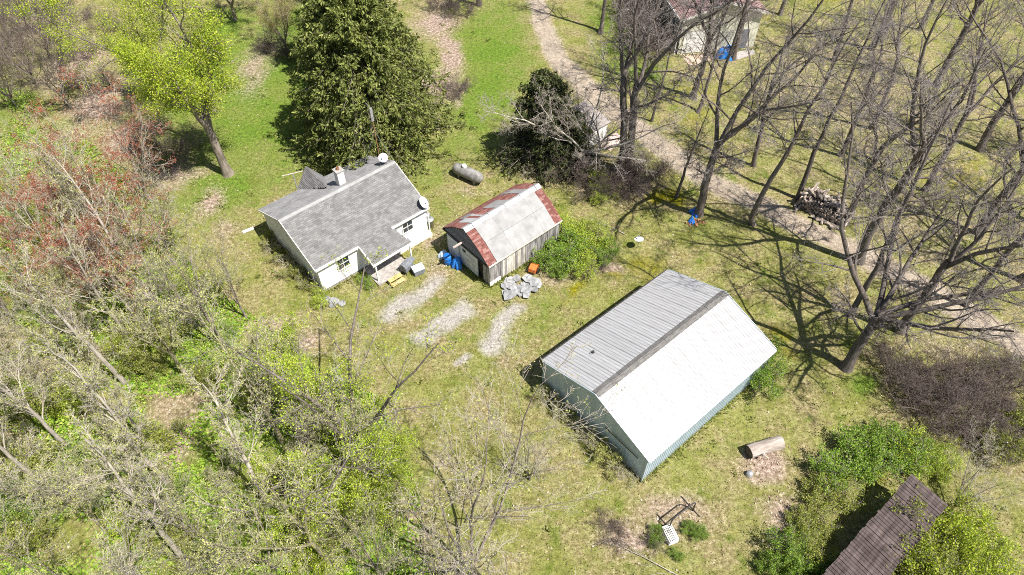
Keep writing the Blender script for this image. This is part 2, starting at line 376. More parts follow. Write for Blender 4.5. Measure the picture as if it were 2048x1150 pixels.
def axis(lo, hi, step, far):
    a = np.arange(lo, hi, step); e = [hi]; s = step
    while e[-1] < far: s *= 1.5; e.append(e[-1] + s)
    b = [lo]; s = step
    while b[-1] > -far: s *= 1.5; b.append(b[-1] - s)
    return np.array(b[:0:-1] + list(a) + e)
def grid_mesh(name, xs, ys, z, fn, keep=None):
    X, Y = np.meshgrid(xs, ys); f = fn(X, Y); ny, nx = X.shape
    V = np.stack([X, Y, np.full_like(X, z)], -1).reshape(-1, 3); idx = np.arange(nx * ny).reshape(ny, nx)
    F = np.stack([idx[:-1, :-1], idx[:-1, 1:], idx[1:, 1:], idx[1:, :-1]], -1).reshape(-1, 4)
    if keep is not None:
        k = keep(f).ravel(); F = F[k[F].any(1)]
        u, inv = np.unique(F, return_inverse=True); V = V[u]; F = inv.reshape(F.shape); f = {n: a.ravel()[u] for n, a in f.items()}
    return mesh_np(name, V, F, f)
g = link('ground', grid_mesh('ground', axis(-66, 66, .3, 1200), axis(4, 86, .3, 1200), 0, fields), M['ground']); tag(g, kind='structure')
rx = [q[0] for q in ROAD]; ry = [q[1] for q in ROAD]
o = link('dirt_road', grid_mesh('dirt_road', np.arange(min(rx) - 4, max(rx) + 4, .3), np.arange(min(ry) - 4, max(ry) + 4, .3), .004, fields, lambda f: f['dirt'] > .02), M['ground']); tag(o, kind='structure')
for gi, (pl, w) in enumerate(zip(GRAVEL, GRAVW)):
    gx = [q[0] for q in pl]; gy = [q[1] for q in pl]
    o = link('gravel_patch', grid_mesh('gravel_patch', np.arange(min(gx) - 2.8, max(gx) + 2.8, .22), np.arange(min(gy) - 2.8, max(gy) + 2.8, .22), .008 + .004 * gi, lambda X, Y, pl=pl, w=w: dict(fields(X, Y), own=2.3 - seg_dist(X, Y, pl) / w), lambda f: (f['gravel'] > .02) & (f['own'] > 0)), M['ground']); tag(o, kind='structure')

# ------------------------------------------------------------------ buildings
def frame_loc(pt): return (float(pt[0]), float(pt[1]), 0.0)

def shingle_mesh(w, slope_len, course, tab, rng, th=.022, clip=None):
    """shingle tabs on a plane: local x along eave, y up the slope, z normal; overlapping courses"""
    mb = MB(); rows = int(round(slope_len / course)); course = slope_len / rows
    for r in range(rows):
        x = -rng.random() * tab
        while x < w:
            x0, x1 = max(x, 0), min(x + tab - .006, w); y0 = r * course; y1 = y0 + course * 1.02; x += tab
            if x1 - x0 < .03: continue
            if clip and not clip((x0 + x1) / 2, (y0 + y1) / 2): continue
            dz = rng.uniform(0, .006); dy = rng.uniform(-.006, .006)
            t0 = th + .014 + dz
            mb.add([(x0, y0 + dy, .002), (x1, y0 + dy, .002), (x1, y0 + dy, t0), (x0, y0 + dy, t0), (x1, y1, .006 + dz), (x0, y1, .006 + dz), (x0, y1, 0), (x1, y1, 0)],
                   [(0, 1, 2, 3), (3, 2, 4, 5), (0, 3, 5, 6), (1, 7, 4, 2)])
    return mb
def slope_place(o, origin, xdir, updir):
    x = Vector(xdir).normalized(); y = Vector(updir).normalized(); z = x.cross(y)
    m = Matrix((x, y, z)).transposed().to_4x4(); m.translation = Vector(origin); o.matrix_local = m
    return o

def window(parent, x0, x1, z0, z1, y, mat_frame='white_trim', cols=2):
    """window on a wall facing -y at plane y"""
    f = MB(); t = .07
    f.box(x0 - t, x1 + t, y - .05, y - .003, z1, z1 + t); f.box(x0 - t, x1 + t, y - .07, y - .003, z0 - t, z0)
    f.box(x0 - t, x0, y - .05, y - .003, z0, z1); f.box(x1, x1 + t, y - .05, y - .003, z0, z1)
    wf = f.build('window', M[mat_frame], parent)
    s = MB(); zm = (z0 + z1) / 2; s.box(x0, x1, y - .035, y - .003, zm - .025, zm + .025)
    for c in range(1, cols): xm = x0 + (x1 - x0) * c / cols; s.box(xm - .02, xm + .02, y - .03, y - .003, z0, zm - .025); s.box(xm - .02, xm + .02, y - .03, y - .003, zm + .025, z1)
    s.build('sash', M[mat_frame], wf)
    for za, zb in ((z0, zm - .025), (zm + .025, z1)):
        p = MB(); p.box(x0 + .002, x1 - .002, y - .016, y - .004, za, zb); p.build('pane', M['glass'], wf)
    return wf

def siding(parent, name, x0, x1, y, z0, z1, mat, h=.2, zt=None, th=.02, fy=-1):
    """horizontal boards on a wall facing -y; zt(z)->(xa,xb) clips boards under a gable"""
    k = 0
    z = z0
    while z < z1 - .02:
        zb = min(z + h, z1); a, b = (x0, x1) if zt is None else zt(z, zb)
        if b - a > .1:
            m = MB(); zz = zb - .006
            m.hexa([(a, y - th - .012, z), (b, y - th - .012, z), (b, y, z), (a, y, z), (a, y - th * .4, zz), (b, y - th * .4, zz), (b, y, zz), (a, y, zz)])
            m.build(name, mat, parent)
        z += h

# ---- white house
rng = random.Random(3)
HL, HD, HE, HR = 9.84, 8.2, 2.75, 4.62          # eave length, depth, eave and ridge heights
hA = R(41.4)
house = thing('house', 'small white house with grey shingled gable roof, chimney and front porch', 'house', (-13.72, 31.9, 0), hA)
wl = MB(); wl.box(.22, HL - .22, .2, HD - .2, .25, HE - .06)
for xx in (.22, HL - .34):
    wl.prism([(xx, .2, HE - .05), (xx, HD - .2, HE - .05), (xx, HD / 2, HR - .1)], (0, 0, 0), (.12, 0, 0))
wl.build('wall', M['white_paint'], house)
fd = MB(); fd.box(.26, HL - .26, .24, HD - .24, -.05, .25); fd.build('foundation', M['concrete'], house)
siding(house, 'siding_board', .2, HL - .2, .2, .27, HE - .1, M['white_paint'], .19)
# gable siding boards (left gable faces -x): build in a rotated holder-free way
def gable_side(parent, x, sgn, mat):
    z = .27
    while z < HR - .25:
        zb = z + .2; yy = .2 if zb < HE - .05 else .2 + (zb - HE + .1) * (HD / 2 - .2) / (HR - HE)
        if HD - 2 * yy > .3:
            m = MB(); a, b = (x - .03, x) if sgn < 0 else (x, x + .03)
            lo = x - .034 if sgn < 0 else x + .034
            m.hexa([(a if sgn > 0 else lo, yy, z), (b if sgn < 0 else lo, yy, z), (b if sgn < 0 else lo, HD - yy, z), (a if sgn > 0 else lo, HD - yy, z),
                    (x - .012 if sgn < 0 else x, yy, zb - .006), (x if sgn < 0 else x + .012, yy, zb - .006), (x if sgn < 0 else x + .012, HD - yy, zb - .006), (x - .012 if sgn < 0 else x, HD - yy, zb - .006)])
            m.build('siding_board', mat, parent)
        z += .2
gable_side(house, .22, -1, M['white_paint']); gable_side(house, HL - .22, 1, M['white_paint'])
sl_len = math.hypot(HD / 2, HR - HE); pit = (HR - HE) / (HD / 2)
rd = MB()
rd.hexa([(0, 0, HE - .1), (HL, 0, HE - .1), (HL, HD / 2, HR - .1), (0, HD / 2, HR - .1), (0, 0, HE), (HL, 0, HE), (HL, HD / 2, HR), (0, HD / 2, HR)])
rd.hexa([(0, HD / 2, HR - .1), (HL, HD / 2, HR - .1), (HL, HD, HE - .1), (0, HD, HE - .1), (0, HD / 2, HR), (HL, HD / 2, HR), (HL, HD, HE), (0, HD, HE)])
roof = rd.build('roof', M['shingle_rear'], house)
o = link('shingle_course', shingle_mesh(HL, sl_len - .16, .145, .31, rng).mesh('shingle_course'), M['shingle_grey'], house); o['kind'] = 'stuff'
slope_place(o, (0, 0, HE + .002), (1, 0, 0), (0, HD / 2, HR - HE))
o = link('shingle_course', shingle_mesh(HL, sl_len - .16, .145, .31, rng).mesh('shingle_course'), M['shingle_rear'], house); o['kind'] = 'stuff'
slope_place(o, (HL, HD, HE + .002), (-1, 0, 0), (0, -HD / 2, HR - HE))
rc = MB()
rc.hexa([(-.02, HD / 2 - .2, HR - .085), (HL + .02, HD / 2 - .2, HR - .085), (HL + .02, HD / 2, HR + .005), (-.02, HD / 2, HR + .005), (-.02, HD / 2 - .2, HR - .045), (HL + .02, HD / 2 - .2, HR - .045), (HL + .02, HD / 2, HR + .05), (-.02, HD / 2, HR + .05)])
rc.hexa([(-.02, HD / 2, HR + .005), (HL + .02, HD / 2, HR + .005), (HL + .02, HD / 2 + .3, HR - .13), (-.02, HD / 2 + .3, HR - .13), (-.02, HD / 2, HR + .05), (HL + .02, HD / 2, HR + .05), (HL + .02, HD / 2 + .3, HR - .09), (-.02, HD / 2 + .3, HR - .09)])
rc.build('ridge_cap', M['roll_roof'], house)
for xa, xb in ((-.02, 3.55), (6.42, HL + .02)): fc = MB(); fc.box(xa, xb, -.09, -.004, HE - .17, HE + .01); fc.build('gutter', M['white_trim'], house)
fc = MB(); fc.box(-.02, HL + .02, HD + .004, HD + .05, HE - .15, HE + .01); fc.build('fascia', M['white_trim'], house)
for x0 in (-.05, HL + .004):
    for ya, yb in ((0, HD / 2), (HD, HD / 2)):
        m = MB(); m.prism([(x0, ya, HE - .14), (x0, yb, HR - .14), (x0, yb, HR + .008), (x0, ya, HE + .008)], (0, 0, 0), (.046, 0, 0)); m.build('verge_board', M['white_trim'], house)
window(house, 1.75, 2.65, 1.35, 2.3, .165); window(house, 7.45, 8.3, 1.35, 2.3, .165)
dr = MB(); dr.box(4.9, 5.8, .12, .164, .3, 2.3); d = dr.build('door', M['dirty_white'], house); h = MB(); h.box(5.68, 5.73, .06, .118, 1.2, 1.32); h.build('handle', M['dark_metal'], d)
# porch
pr = MB()
pz0, pz1 = HE - .03, 2.12
pr.hexa([(3.6, -1.72, pz1 - .08), (6.98, -1.62, pz1 - .08), (6.4, .0, pz0 - .08), (3.6, .0, pz0 - .08), (3.6, -1.72, pz1), (6.98, -1.62, pz1), (6.4, .0, pz0), (3.6, .0, pz0)])
pr.build('porch_roof', M['shingle_grey'], house)
def pclip(x, y): return x < 2.8 + (1 - y / 1.8) * .55
o = link('shingle_course', shingle_mesh(3.38, math.hypot(1.68, pz0 - pz1), .145, .31, rng, clip=pclip).mesh('shingle_course'), M['shingle_grey'], house); o['kind'] = 'stuff'
slope_place(o, (3.6, -1.68, pz1 + .002), (1, 0, 0), (0, 1.68, pz0 - pz1))
m = MB(); m.hexa([(3.5, -1.82, pz1 - .16), (7.0, -1.72, pz1 - .16), (7.0, -1.66, pz1 - .16), (3.5, -1.76, pz1 - .16), (3.5, -1.82, pz1 + .02), (7.0, -1.72, pz1 + .02), (7.0, -1.66, pz1 + .02), (3.5, -1.76, pz1 + .02)]); m.build('fascia', M['white_trim'], house)
m = MB(); m.prism([(3.5, -1.74, pz1 - .14), (3.5, -.1, pz0 - .14), (3.5, -.1, pz0 + .03), (3.5, -1.74, pz1 + .03)], (0, 0, 0), (.08, 0, 0)); m.build('verge_board', M['white_trim'], house)
for x in (3.72, 6.75):
    m = MB(); m.box(x, x + .1, -1.66, -1.56, .16, pz1 - .1); m.build('porch_post', M['white_trim'], house)
m = MB(); m.box(3.55, 6.45, -1.95, .15, -.05, .16); m.build('porch_slab', M['concrete'], house)
m = MB(); m.box(6.46, HL - .15, -.32, .16, -.05, .30); m.build('ledge', M['white_trim'], house)
m = MB(); m.tube([(HL - .1, .05, .05), (HL - .1, .05, HE - .15)], .05, 8); m.build('downpipe', M['white_trim'], house)
# rear cross gable
gx, gy0, gy1, gz = 4.62, 5.3, 8.45, HR - .3
gw, gd = 1.1, 1.55
m = MB()
m.add([(gx, gy0, gz), (gx, gy1, gz), (gx - gw, gy1, gz - gd), (gx - gw, HD - .1, gz - gd)], [(0, 1, 2, 3)])
m.add([(gx, gy0, gz), (gx, gy1, gz), (gx + gw, gy1, gz - gd), (gx + gw, HD - .1, gz - gd)], [(0, 3, 2, 1)])
m.add([(gx - gw, gy1 - .05, gz - gd - .05), (gx + gw, gy1 - .05, gz - gd - .05), (gx, gy1 - .05, gz - .05)], [(0, 1, 2)])
m.build('dormer_roof', M['shingle_rear'], house)
def cl(x, y): return x < .55 + 2.55 * y / 1.9
o = link('shingle_course', shingle_mesh(gy1 - gy0, math.hypot(gw, gd), .15, .30, rng, clip=cl).mesh('shingle_course'), M['shingle_grey'], house); o['kind'] = 'stuff'
slope_place(o, (gx - gw, gy1, gz - gd + .004), (0, -1, 0), (gw, 0, gd))
m = MB(); m.box(gx - gw + .15, gx + gw - .15, HD - .25, gy1 - .06, -.05, gz - gd); m.build('rear_wall', M['white_paint'], house)
ch = MB(); ch.box(5.3, 5.85, 4.65, 5.2, 3.9, 5.55); c = ch.build('chimney', M['brick_paint'], house)
m = MB(); m.box(5.25, 5.9, 4.6, 5.25, 5.55, 5.63); m.build('chimney_cap', M['concrete'], c)
m = MB(); m.lathe([(.12, 5.63), (.11, 5.85), (.09, 5.85), (.09, 5.64)], 10, (5.57, 4.92, 0)); m.build('flue', M['rust'], c)
def wpt(root_loc, ang, x, y, z=0):
    return (root_loc[0] + x * math.cos(ang) - y * math.sin(ang), root_loc[1] + x * math.sin(ang) + y * math.cos(ang), z)
HP = lambda x, y, z=0: wpt((-13.72, 31.9), hA, x, y, z)

def dish(name, label, loc, rz, tilt, r, post, group=None):
    d = thing(name, label, 'satellite dish', loc, rz)
    m = MB(); m.tube([(0, 0, 0), (0, 0, post)], .025, 6); m.build('mast', M['galv'], d)
    b = MB(); n = 20
    prof = [(r * k / 5, .18 * r * (k / 5) ** 2) for k in range(6)]
    b.lathe([(.001, 0)] + prof[1:] + [(r * 1.0, .18 * r - .02), (r * .5, .02)], n)
    o = b.build('reflector', M['dish'], d, smooth=False); o.location = (0, 0, post); o.rotation_euler = (tilt, 0, 0)
    a = MB(); a.tube([(0, -r * .9, .1), (0, -r * .5, r * .9), (0, 0, r * .95)], .015, 5); a.obox((0, 0, r * .95), (.05, 0, 0), (0, .05, 0), (0, 0, .06))
    q = a.build('feed_arm', M['galv'], d); q.location = (0, 0, post); q.rotation_euler = (tilt, 0, 0)
    return d
rz_at = lambda y: HE + pit * min(y, HD - y)
d = dish('satellite_dish', 'small round white satellite dish on legs at the far ridge end of the house roof', HP(9.2, 4.5, rz_at(4.5)), hA + R(-35), R(38), .36, .62)
for a, b in ((.6, -.9), (-.8, -.7), (.9, .5)):
    m = MB(); m.tube([(0, 0, .55), (a * .9, b * .9, -.25 - .06)], .018, 5); m.build('leg', M['dark_metal'], d)
dish('satellite_dish', 'oval white satellite dish on the front eave corner of the house roof', HP(9.55, .2, HE + .08), hA + R(40), R(52), .48, .35)
dl = P(1275, 496)
dish('satellite_dish', 'white satellite dish on a short post in the lawn behind the long metal barn', (dl[0], dl[1], 0), R(200), R(14), .36, .9)
an = thing('antenna_mast', 'tall thin antenna mast with a flat grey panel aerial behind the house ridge', 'antenna', HP(9.1, 4.9, rz_at(4.9) - .02), hA)
m = MB(); m.tube([(0, 0, 0), (0, 0, 4.1)], .03, 6); m.build('mast', M['rust'], an)
m = MB(); m.obox((0, 0, 4.55), (.10, 0, 0), (0, .05, 0), (0, 0, .55)); m.tube([(0, 0, 5.1), (-.25, .1, 5.6)], .02, 5); m.build('panel_aerial', M['galv'], an)
m = MB()
for x, y in ((1.0, -.6), (-.9, 1.0)): m.tube([(0, 0, 3.1), (x, y, -.2)], .012, 4)
m.build('guy_wire', M['galv'], an)
an = thing('television_aerial', 'T shaped aerial on a pale post beside the rear eave of the house', 'antenna', HP(3.45, 8.45, 0), hA)
m = MB(); m.tube([(0, 0, 0), (0, 0, 4.2)], .05, 8); m.build('post', M['galv'], an)
m = MB(); m.tube([(-.75, .3, 4.2), (.75, -.3, 4.25)], .035, 6); m.build('crossbar', M['plank_pink'], an)

# things about the porch
st = thing('wooden_step', 'yellow wooden two-tread step at the edge of the porch slab', 'step', HP(4.75, -2.45), hA)
for k, (y0, y1, z) in enumerate(((-.05, .3, .36), (-.42, -.09, .2))):
    m = MB(); m.box(-.55, .55, y0, y1, z, z + .05); m.build('tread', M['plank_yellow'], st)
for x in (-.5, .45):
    m = MB(); m.box(x, x + .05, -.38, .28, 0, .198); m.build('stringer', M['plank_yellow'], st)
gr = thing('grill', 'dark grey covered grill standing beside the yellow step', 'grill', HP(6.0, -2.1), hA + .3)
m = MB(); m.box(-.45, .45, -.28, .28, .35, .8); m.build('body', M['soft_grey'], gr)
m = MB(); m.prism([(-.47, -.3, .8), (-.47, .3, .8), (-.47, .22, 1.02), (-.47, -.1, 1.05)], (0, 0, 0), (.94, 0, 0)); m.build('lid', M['soft_grey'], gr)
for x in (-.4, .36):
    for y in (-.24, .2):
        m = MB(); m.box(x, x + .04, y, y + .04, 0, .35); m.build('leg', M['dark_metal'], gr)
m = MB(); m.box(.47, .85, -.22, .22, .74, .78); m.build('side_shelf', M['soft_grey'], gr)
bn = thing('storage_bin', 'low blue grey storage bin on the ground in front of the covered grill', 'bin', HP(6.55, -2.75), hA - .2)
m = MB(); m.box(-.4, .4, -.3, .3, 0, .5); m.build('body', M['soft_grey'], bn); m = MB(); m.box(-.44, .44, -.34, .34, .503, .57); m.build('lid', M['tarp_pale'], bn)
tc = thing('trash_can', 'grey metal trash can standing at the right front corner of the house', 'trash can', HP(10.15, .55), 0)
m = MB(); m.lathe([(.26, 0), (.31, .8), (.33, .8), (.33, .84)], 18); m.build('body', M['galv'], tc, True)
m = MB(); m.lathe([(.34, .845), (.34, .88), (.2, .96), (.001, .98)], 18); l = m.build('lid', M['galv'], tc, True); m = MB(); m.tube([(-.1, 0, .96), (-.08, 0, 1.03), (.08, 0, 1.03), (.1, 0, .96)], .015, 5); m.build('handle', M['dark_metal'], l)
tc2 = dup(tc, HP(10.35, 1.25), 1.0, .9, 'grey metal trash can, the further one beside the right wall of the house'); tc['label'] = 'grey metal trash can, the nearer one at the right front corner of the house'

# ---- old shed with gambrel roof
rng = random.Random(5)
sA = R(41.5); SP = lambda x, y, z=0: wpt((-1.63, 32.6), sA, x, y, z)
SLn, SW, SE, SK, SKY, SR = 7.1, 5.24, 2.4, 3.38, 1.2, 4.15
shed = thing('old_shed', 'weathered plank shed with a patched red and grey gambrel roof', 'shed', (-1.63, 32.6, 0), sA)
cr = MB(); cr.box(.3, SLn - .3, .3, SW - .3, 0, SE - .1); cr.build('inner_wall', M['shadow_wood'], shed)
x = .12
while x < SLn - .15:                                # front wall planks
    w = rng.uniform(.17, .24); m = MB(); z0 = rng.uniform(.0, .14); dy = rng.uniform(0, .03)
    m.hexa([(x, .14 - dy, z0), (x + w - .015, .14 - dy, z0 + rng.uniform(-.05, .05)), (x + w - .015, .19 - dy, z0), (x, .19 - dy, z0), (x, .14 - dy, SE - .06), (x + w - .015, .14 - dy, SE - .06), (x + w - .015, .19 - dy, SE - .06), (x, .19 - dy, SE - .06)])
    m.build('plank', M['dirty_white'] if 1.3 < x < 3.7 and rng.random() < .8 else M['plank_grey'], shed); x += w
y = .2
while y < SW - .2:                                  # end planks both sides of the doors
    w = rng.uniform(.18, .24)
    if y < .75 or y > 4.75:
        m = MB(); m.box(.12, .17, y, y + w - .015, 0, SE - .02); m.build('plank', M['plank_grey'], shed)
    m = MB(); m.box(SLn - .17, SLn - .12, y, y + w - .015, 0, SE - .02); m.build('plank', M['plank_grey'], shed); y += w
x = .15
while x < SLn - .2:
    w = .24; m = MB(); m.box(x, x + w - .015, SW - .19, SW - .14, .02, SE - .06); m.build('plank', M['plank_grey'], shed); x += w
m = MB(); m.box(.1, 1.15, .07, .13, .02, .42); m.build('patch_board', M['white_trim'], shed)
prof = [(0, SE), (SKY, SK), (SW / 2, SR), (SW - SKY, SK), (SW, SE)]
def gamb_in(z):                                     # half-open y range under the roof at height z
    if z < SK: a = (z - SE) / (SK - SE) * SKY
    else: a = SKY + (z - SK) / (SR - SK) * (SW / 2 - SKY)
    return a
for xg in (-.02, SLn - .12):
    z = SE - .02
    while z < SR - .2:
        zb = z + .15; a = max(gamb_in(zb), 0) + .08
        if SW - 2 * a > .25:
            m = MB(); m.hexa([(xg - .02, a, z), (xg + .1, a, z), (xg + .1, SW - a, z), (xg - .02, SW - a, z), (xg + .0, a, zb - .012), (xg + .1, a, zb - .012), (xg + .1, SW - a, zb - .012), (xg + .0, SW - a, zb - .012)])
            m.build('gable_board', M['gable_dark'], shed)
        z += .15
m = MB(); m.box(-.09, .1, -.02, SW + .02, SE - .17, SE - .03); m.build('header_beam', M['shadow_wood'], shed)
m = MB(); m.obox((-.45, SW / 2 + .15, SE + .42), (.55, 0, 0), (0, .05, 0), (0, 0, .06)); m.build('hay_beam', M['plank_pink'], shed)
m = MB(); m.box(.02, .08, 1.35, 3.5, .08, 2.05); d = m.build('door', M['shed_door'], shed)
for zz in (.5, 1.0, 1.5): m = MB(); m.box(.005, .018, 1.37, 3.48, zz, zz + .05); m.build('door_rail', M['dirty_white'], d)
m = MB(); m.box(.004, .019, 2.7, 3.05, 1.62, 1.85); m.build('door_window', M['shadow_wood'], d)
m = MB(); m.box(-.06, .0, 3.45, 4.75, .1, 2.1); m.build('door', M['shed_door'], shed)
# roof deck
dk = MB(); off = .05
for (ya, za), (yb, zb) in zip(prof[:-1], prof[1:]):
    dk.hexa([(-.06, ya, za - off), (SLn + .06, ya, za - off), (SLn + .06, yb, zb - off), (-.06, yb, zb - off), (-.06, ya, za), (SLn + .06, ya, za), (SLn + .06, yb, zb), (-.06, yb, zb)])
dk.build('roof', M['shingle_red'], shed)
def plane(i):
    (ya, za), (yb, zb) = prof[i], prof[i + 1]; return ya, za, yb, zb, math.hypot(yb - ya, zb - za)
for i in (0, 1, 2, 3):
    ya, za, yb, zb, L = plane(i)
    def cf(x, y, i=i): return True if i >= 2 else (x < .75 or x > 6.2)
    mm = shingle_mesh(SLn + .12, L, .15, .3, rng, clip=cf)
    o = link('shingle_course', mm.mesh('shingle_course'), M['shingle_red'], shed); o['kind'] = 'stuff'
    if i < 2: slope_place(o, (-.06, ya, za + .002), (1, 0, 0), (0, yb - ya, zb - za))
    else: slope_place(o, (SLn + .06, yb, zb + .002), (-1, 0, 0), (0, ya - yb, za - zb))
def sheet(i, x0, x1, t0, t1, mat, name, lift=.045, sk=0):
    ya, za, yb, zb, L = plane(i); e = np.array([0, yb - ya, zb - za]); nrm = np.array([0, -(zb - za), yb - ya]); nrm = nrm / np.linalg.norm(nrm)
    b = np.array([0, ya, za]); p = lambda x, t: np.array([x, 0, 0]) + b + e * t + nrm * lift
    q = [p(x0, t0), p(x1, t0), p(x1 + sk, t1), p(x0 + sk, t1)]; m = MB(); m.hexa(q + [w + nrm * .012 for w in q]); return m.build(name, mat, shed)
edges = [.72, 2.35, 3.98, 5.35, 6.4]
for k, (a, b) in enumerate(zip(edges[:-1], edges[1:])):
    lf = .05 + .014 * (k % 2)
    sheet(0, a - .02, b + .03, -.03, 1.0, M['roll_roof'], 'roofing_sheet', lf); sheet(1, a - .02, b + .03, .0, 1.0, M['roll_roof'], 'roofing_sheet', lf + .002)
for a, b, t0, t1, sk in ((.9, 1.6, .1, 1, -.4), (1.9, 2.1, 0, 1, -.3), (3.3, 4.6, .05, 1, -.5), (5.6, 6.3, 0, 1, -.3)):
    sheet(2, a, b, 0, .98, M['roll_roof'] if a > 3 else M['ridge_tile'], 'roof_patch', .045, sk)
sheet(3, 1.1, 2.0, .0, .6, M['roll_roof'], 'roof_patch', .045); sheet(3, 5.2, 6.0, .0, .7, M['plank_grey'], 'roof_patch', .045)
x = -.1; k = 0
while x < SLn + .1:
    w = min(.76, SLn + .12 - x); m = MB(); zz = SR + .09 + .018 * (k % 2); yc = SW / 2; dy = rng.uniform(-.03, .03)
    m.hexa([(x, yc - .3 + dy, zz - .2), (x + w - .03, yc - .3 + dy, zz - .2), (x + w - .03, yc, zz), (x, yc, zz), (x, yc - .3 + dy, zz - .175), (x + w - .03, yc - .3 + dy, zz - .175), (x + w - .03, yc, zz + .03), (x, yc, zz + .03)])
    m.hexa([(x, yc, zz), (x + w - .03, yc, zz), (x + w - .03, yc + .3, zz - .2), (x, yc + .3, zz - .2), (x, yc, zz + .03), (x + w - .03, yc, zz + .03), (x + w - .03, yc + .3, zz - .175), (x, yc + .3, zz - .175)])
    m.build('ridge_tile', M['ridge_tile'], shed); x += w; k += 1
m = MB(); m.box(-.06, SLn + .06, -.1, -.03, SE - .12, SE - .01); m.build('eave_board', M['dirty_white'], shed)

# ---- long white metal barn
rng = random.Random(8)
bA = R(40.35); BP = lambda x, y, z=0: wpt((7.66, 17.5), bA, x, y, z)
BL_, BW, BE, BR = 11.85, 8.87, 2.75, 4.35
barn = thing('metal_barn', 'long white metal barn with ribbed roof and dark weathered ridge strip', 'barn', (7.66, 17.5, 0), bA)
def rib_sheet(w, L, rib=.3, h=.035, base=.004, th=.004):
    """ribbed sheet: local x across, y along, z normal"""
    pts = []; n = max(1, int(round(w / rib))); rib = w / n
    for k in range(n):
        x = k * rib; pts += [(x, 0), (x + rib * .6, 0), (x + rib * .72, h), (x + rib * .84, h), (x + rib * .96, 0)]
    pts.append((w, 0)); mb = MB(); vs = [(x, y, base + z) for y in (0, L) for x, z in pts]; m = len(pts)
    mb.add(vs, [(i, i + 1, m + i + 1, m + i) for i in range(m - 1)])
    mb.add([(0, 0, base), (w, 0, base), (w, 0, base - th), (0, 0, base - th)], [(3, 2, 1, 0)])
    return mb
bsl = math.hypot(BW / 2, BR - BE) + .12
NP = 13; pw = BL_ / NP
pm = rib_sheet(pw - .016, bsl, .228, .028).mesh('roof_panel'); pm.materials.append(M['barn_roof'])
core = MB(); core.box(.2, BL_ - .12, .25, BW - .25, 0, BE - .12)
for xx in (.2, BL_ - .2): core.prism([(xx, .25, BE - .13), (xx, BW - .25, BE - .13), (xx, BW / 2, BR - .18)], (0, 0, 0), (.05, 0, 0))
core.build('frame', M['shadow_wood'], barn)
up1 = Vector((0, BW / 2, BR - BE)).normalized(); up2 = Vector((0, -BW / 2, BR - BE)).normalized()
for k in range(NP):
    o = link('roof_panel', pm, None, barn); slope_place(o, Vector((k * pw, 0, BE)) - up1 * .12, (1, 0, 0), up1)
    o = link('roof_panel', pm, None, barn); slope_place(o, Vector((BL_ - k * pw, BW, BE)) - up2 * .12, (-1, 0, 0), up2)
ns = 6
for k in range(ns):
    x0, x1 = .03 + k * (BL_ - .06) / ns, .03 + (k + 1) * (BL_ - .06) / ns - .02; m = MB(); lf = .05 + .008 * (k % 2); a = .28; dz = a * (BR - BE) / (BW / 2)
    m.hexa([(x0, BW / 2 - a, BR - dz + lf - .01), (x1, BW / 2 - a, BR - dz + lf - .01), (x1, BW / 2, BR + lf - .01), (x0, BW / 2, BR + lf - .01), (x0, BW / 2 - a, BR - dz + lf), (x1, BW / 2 - a, BR - dz + lf), (x1, BW / 2, BR + lf + .01), (x0, BW / 2, BR + lf + .01)])
    m.hexa([(x0, BW / 2, BR + lf - .01), (x1, BW / 2, BR + lf - .01), (x1, BW / 2 + a, BR - dz + lf - .01), (x0, BW / 2 + a, BR - dz + lf - .01), (x0, BW / 2, BR + lf + .01), (x1, BW / 2, BR + lf + .01), (x1, BW / 2 + a, BR - dz + lf), (x0, BW / 2 + a, BR - dz + lf)])
    m.build('ridge_cap', M['ridge_strip'], barn)
wm = rib_sheet(pw - .004, BE - .06, .228, .045).mesh('wall_panel'); wm.materials.append(M['barn_wall'])
for k in range(NP):
    o = link('wall_panel', wm, None, barn); slope_place(o, (.06 + k * (BL_ - .12) / NP, .12, .02), (1, 0, 0), (0, 0, 1))
    o = link('wall_panel', wm, None, barn); slope_place(o, (BL_ - .06 - k * (BL_ - .12) / NP, BW - .12, .02), (-1, 0, 0), (0, 0, 1))
gn = 10; gwid = (BW - .24) / gn
for k in range(gn):
    ya, yb = .12 + k * gwid, .12 + (k + 1) * gwid - .004
    ht = lambda y: BE - .07 + (min(y, BW - y)) * (BR - BE) / (BW / 2)
    for side in (0, 1):
        mb = MB(); n = 4; rib = (yb - ya) / n; pts = []
        for j in range(n):
            yy = ya + j * rib; pts += [(yy, 0), (yy + rib * .72, 0), (yy + rib * .79, .03), (yy + rib * .9, .03), (yy + rib * .97, 0)]
        pts.append((yb, 0)); mm = len(pts); xg = .08 if side == 0 else BL_ - .08; s = -1 if side == 0 else 1
        mb.add([(xg + s * d_, y_, .02) for y_, d_ in pts] + [(xg + s * d_, y_, ht(y_)) for y_, d_ in pts], [(i, mm + i, mm + i + 1, i + 1) if side == 0 else (i, i + 1, mm + i + 1, mm + i) for i in range(mm - 1)])
        mb.build('wall_panel', M['barn_wall'], barn)
for y0, y1 in ((0, BW / 2), (BW, BW / 2)):
    for xg in (-.045, BL_ + .004):
        m = MB(); m.prism([(xg, y0, BE - .12), (xg, y1, BR - .12), (xg, y1, BR + .03), (xg, y0, BE + .03)], (0, 0, 0), (.04, 0, 0)); m.build('verge_trim', M['barn_wall'], barn)
m = MB(); m.box(-.02, .0, .7, 3.3, 2.02, 2.1); m.build('door_track', M['dark_metal'], barn)
for xa in (.0, BL_ - .1):
    for yb in (.06, BW - .14):
        m = MB(); m.box(xa, xa + .1, yb, yb + .08, 0, BE - .1); m.build('corner_trim', M['barn_wall'], barn)
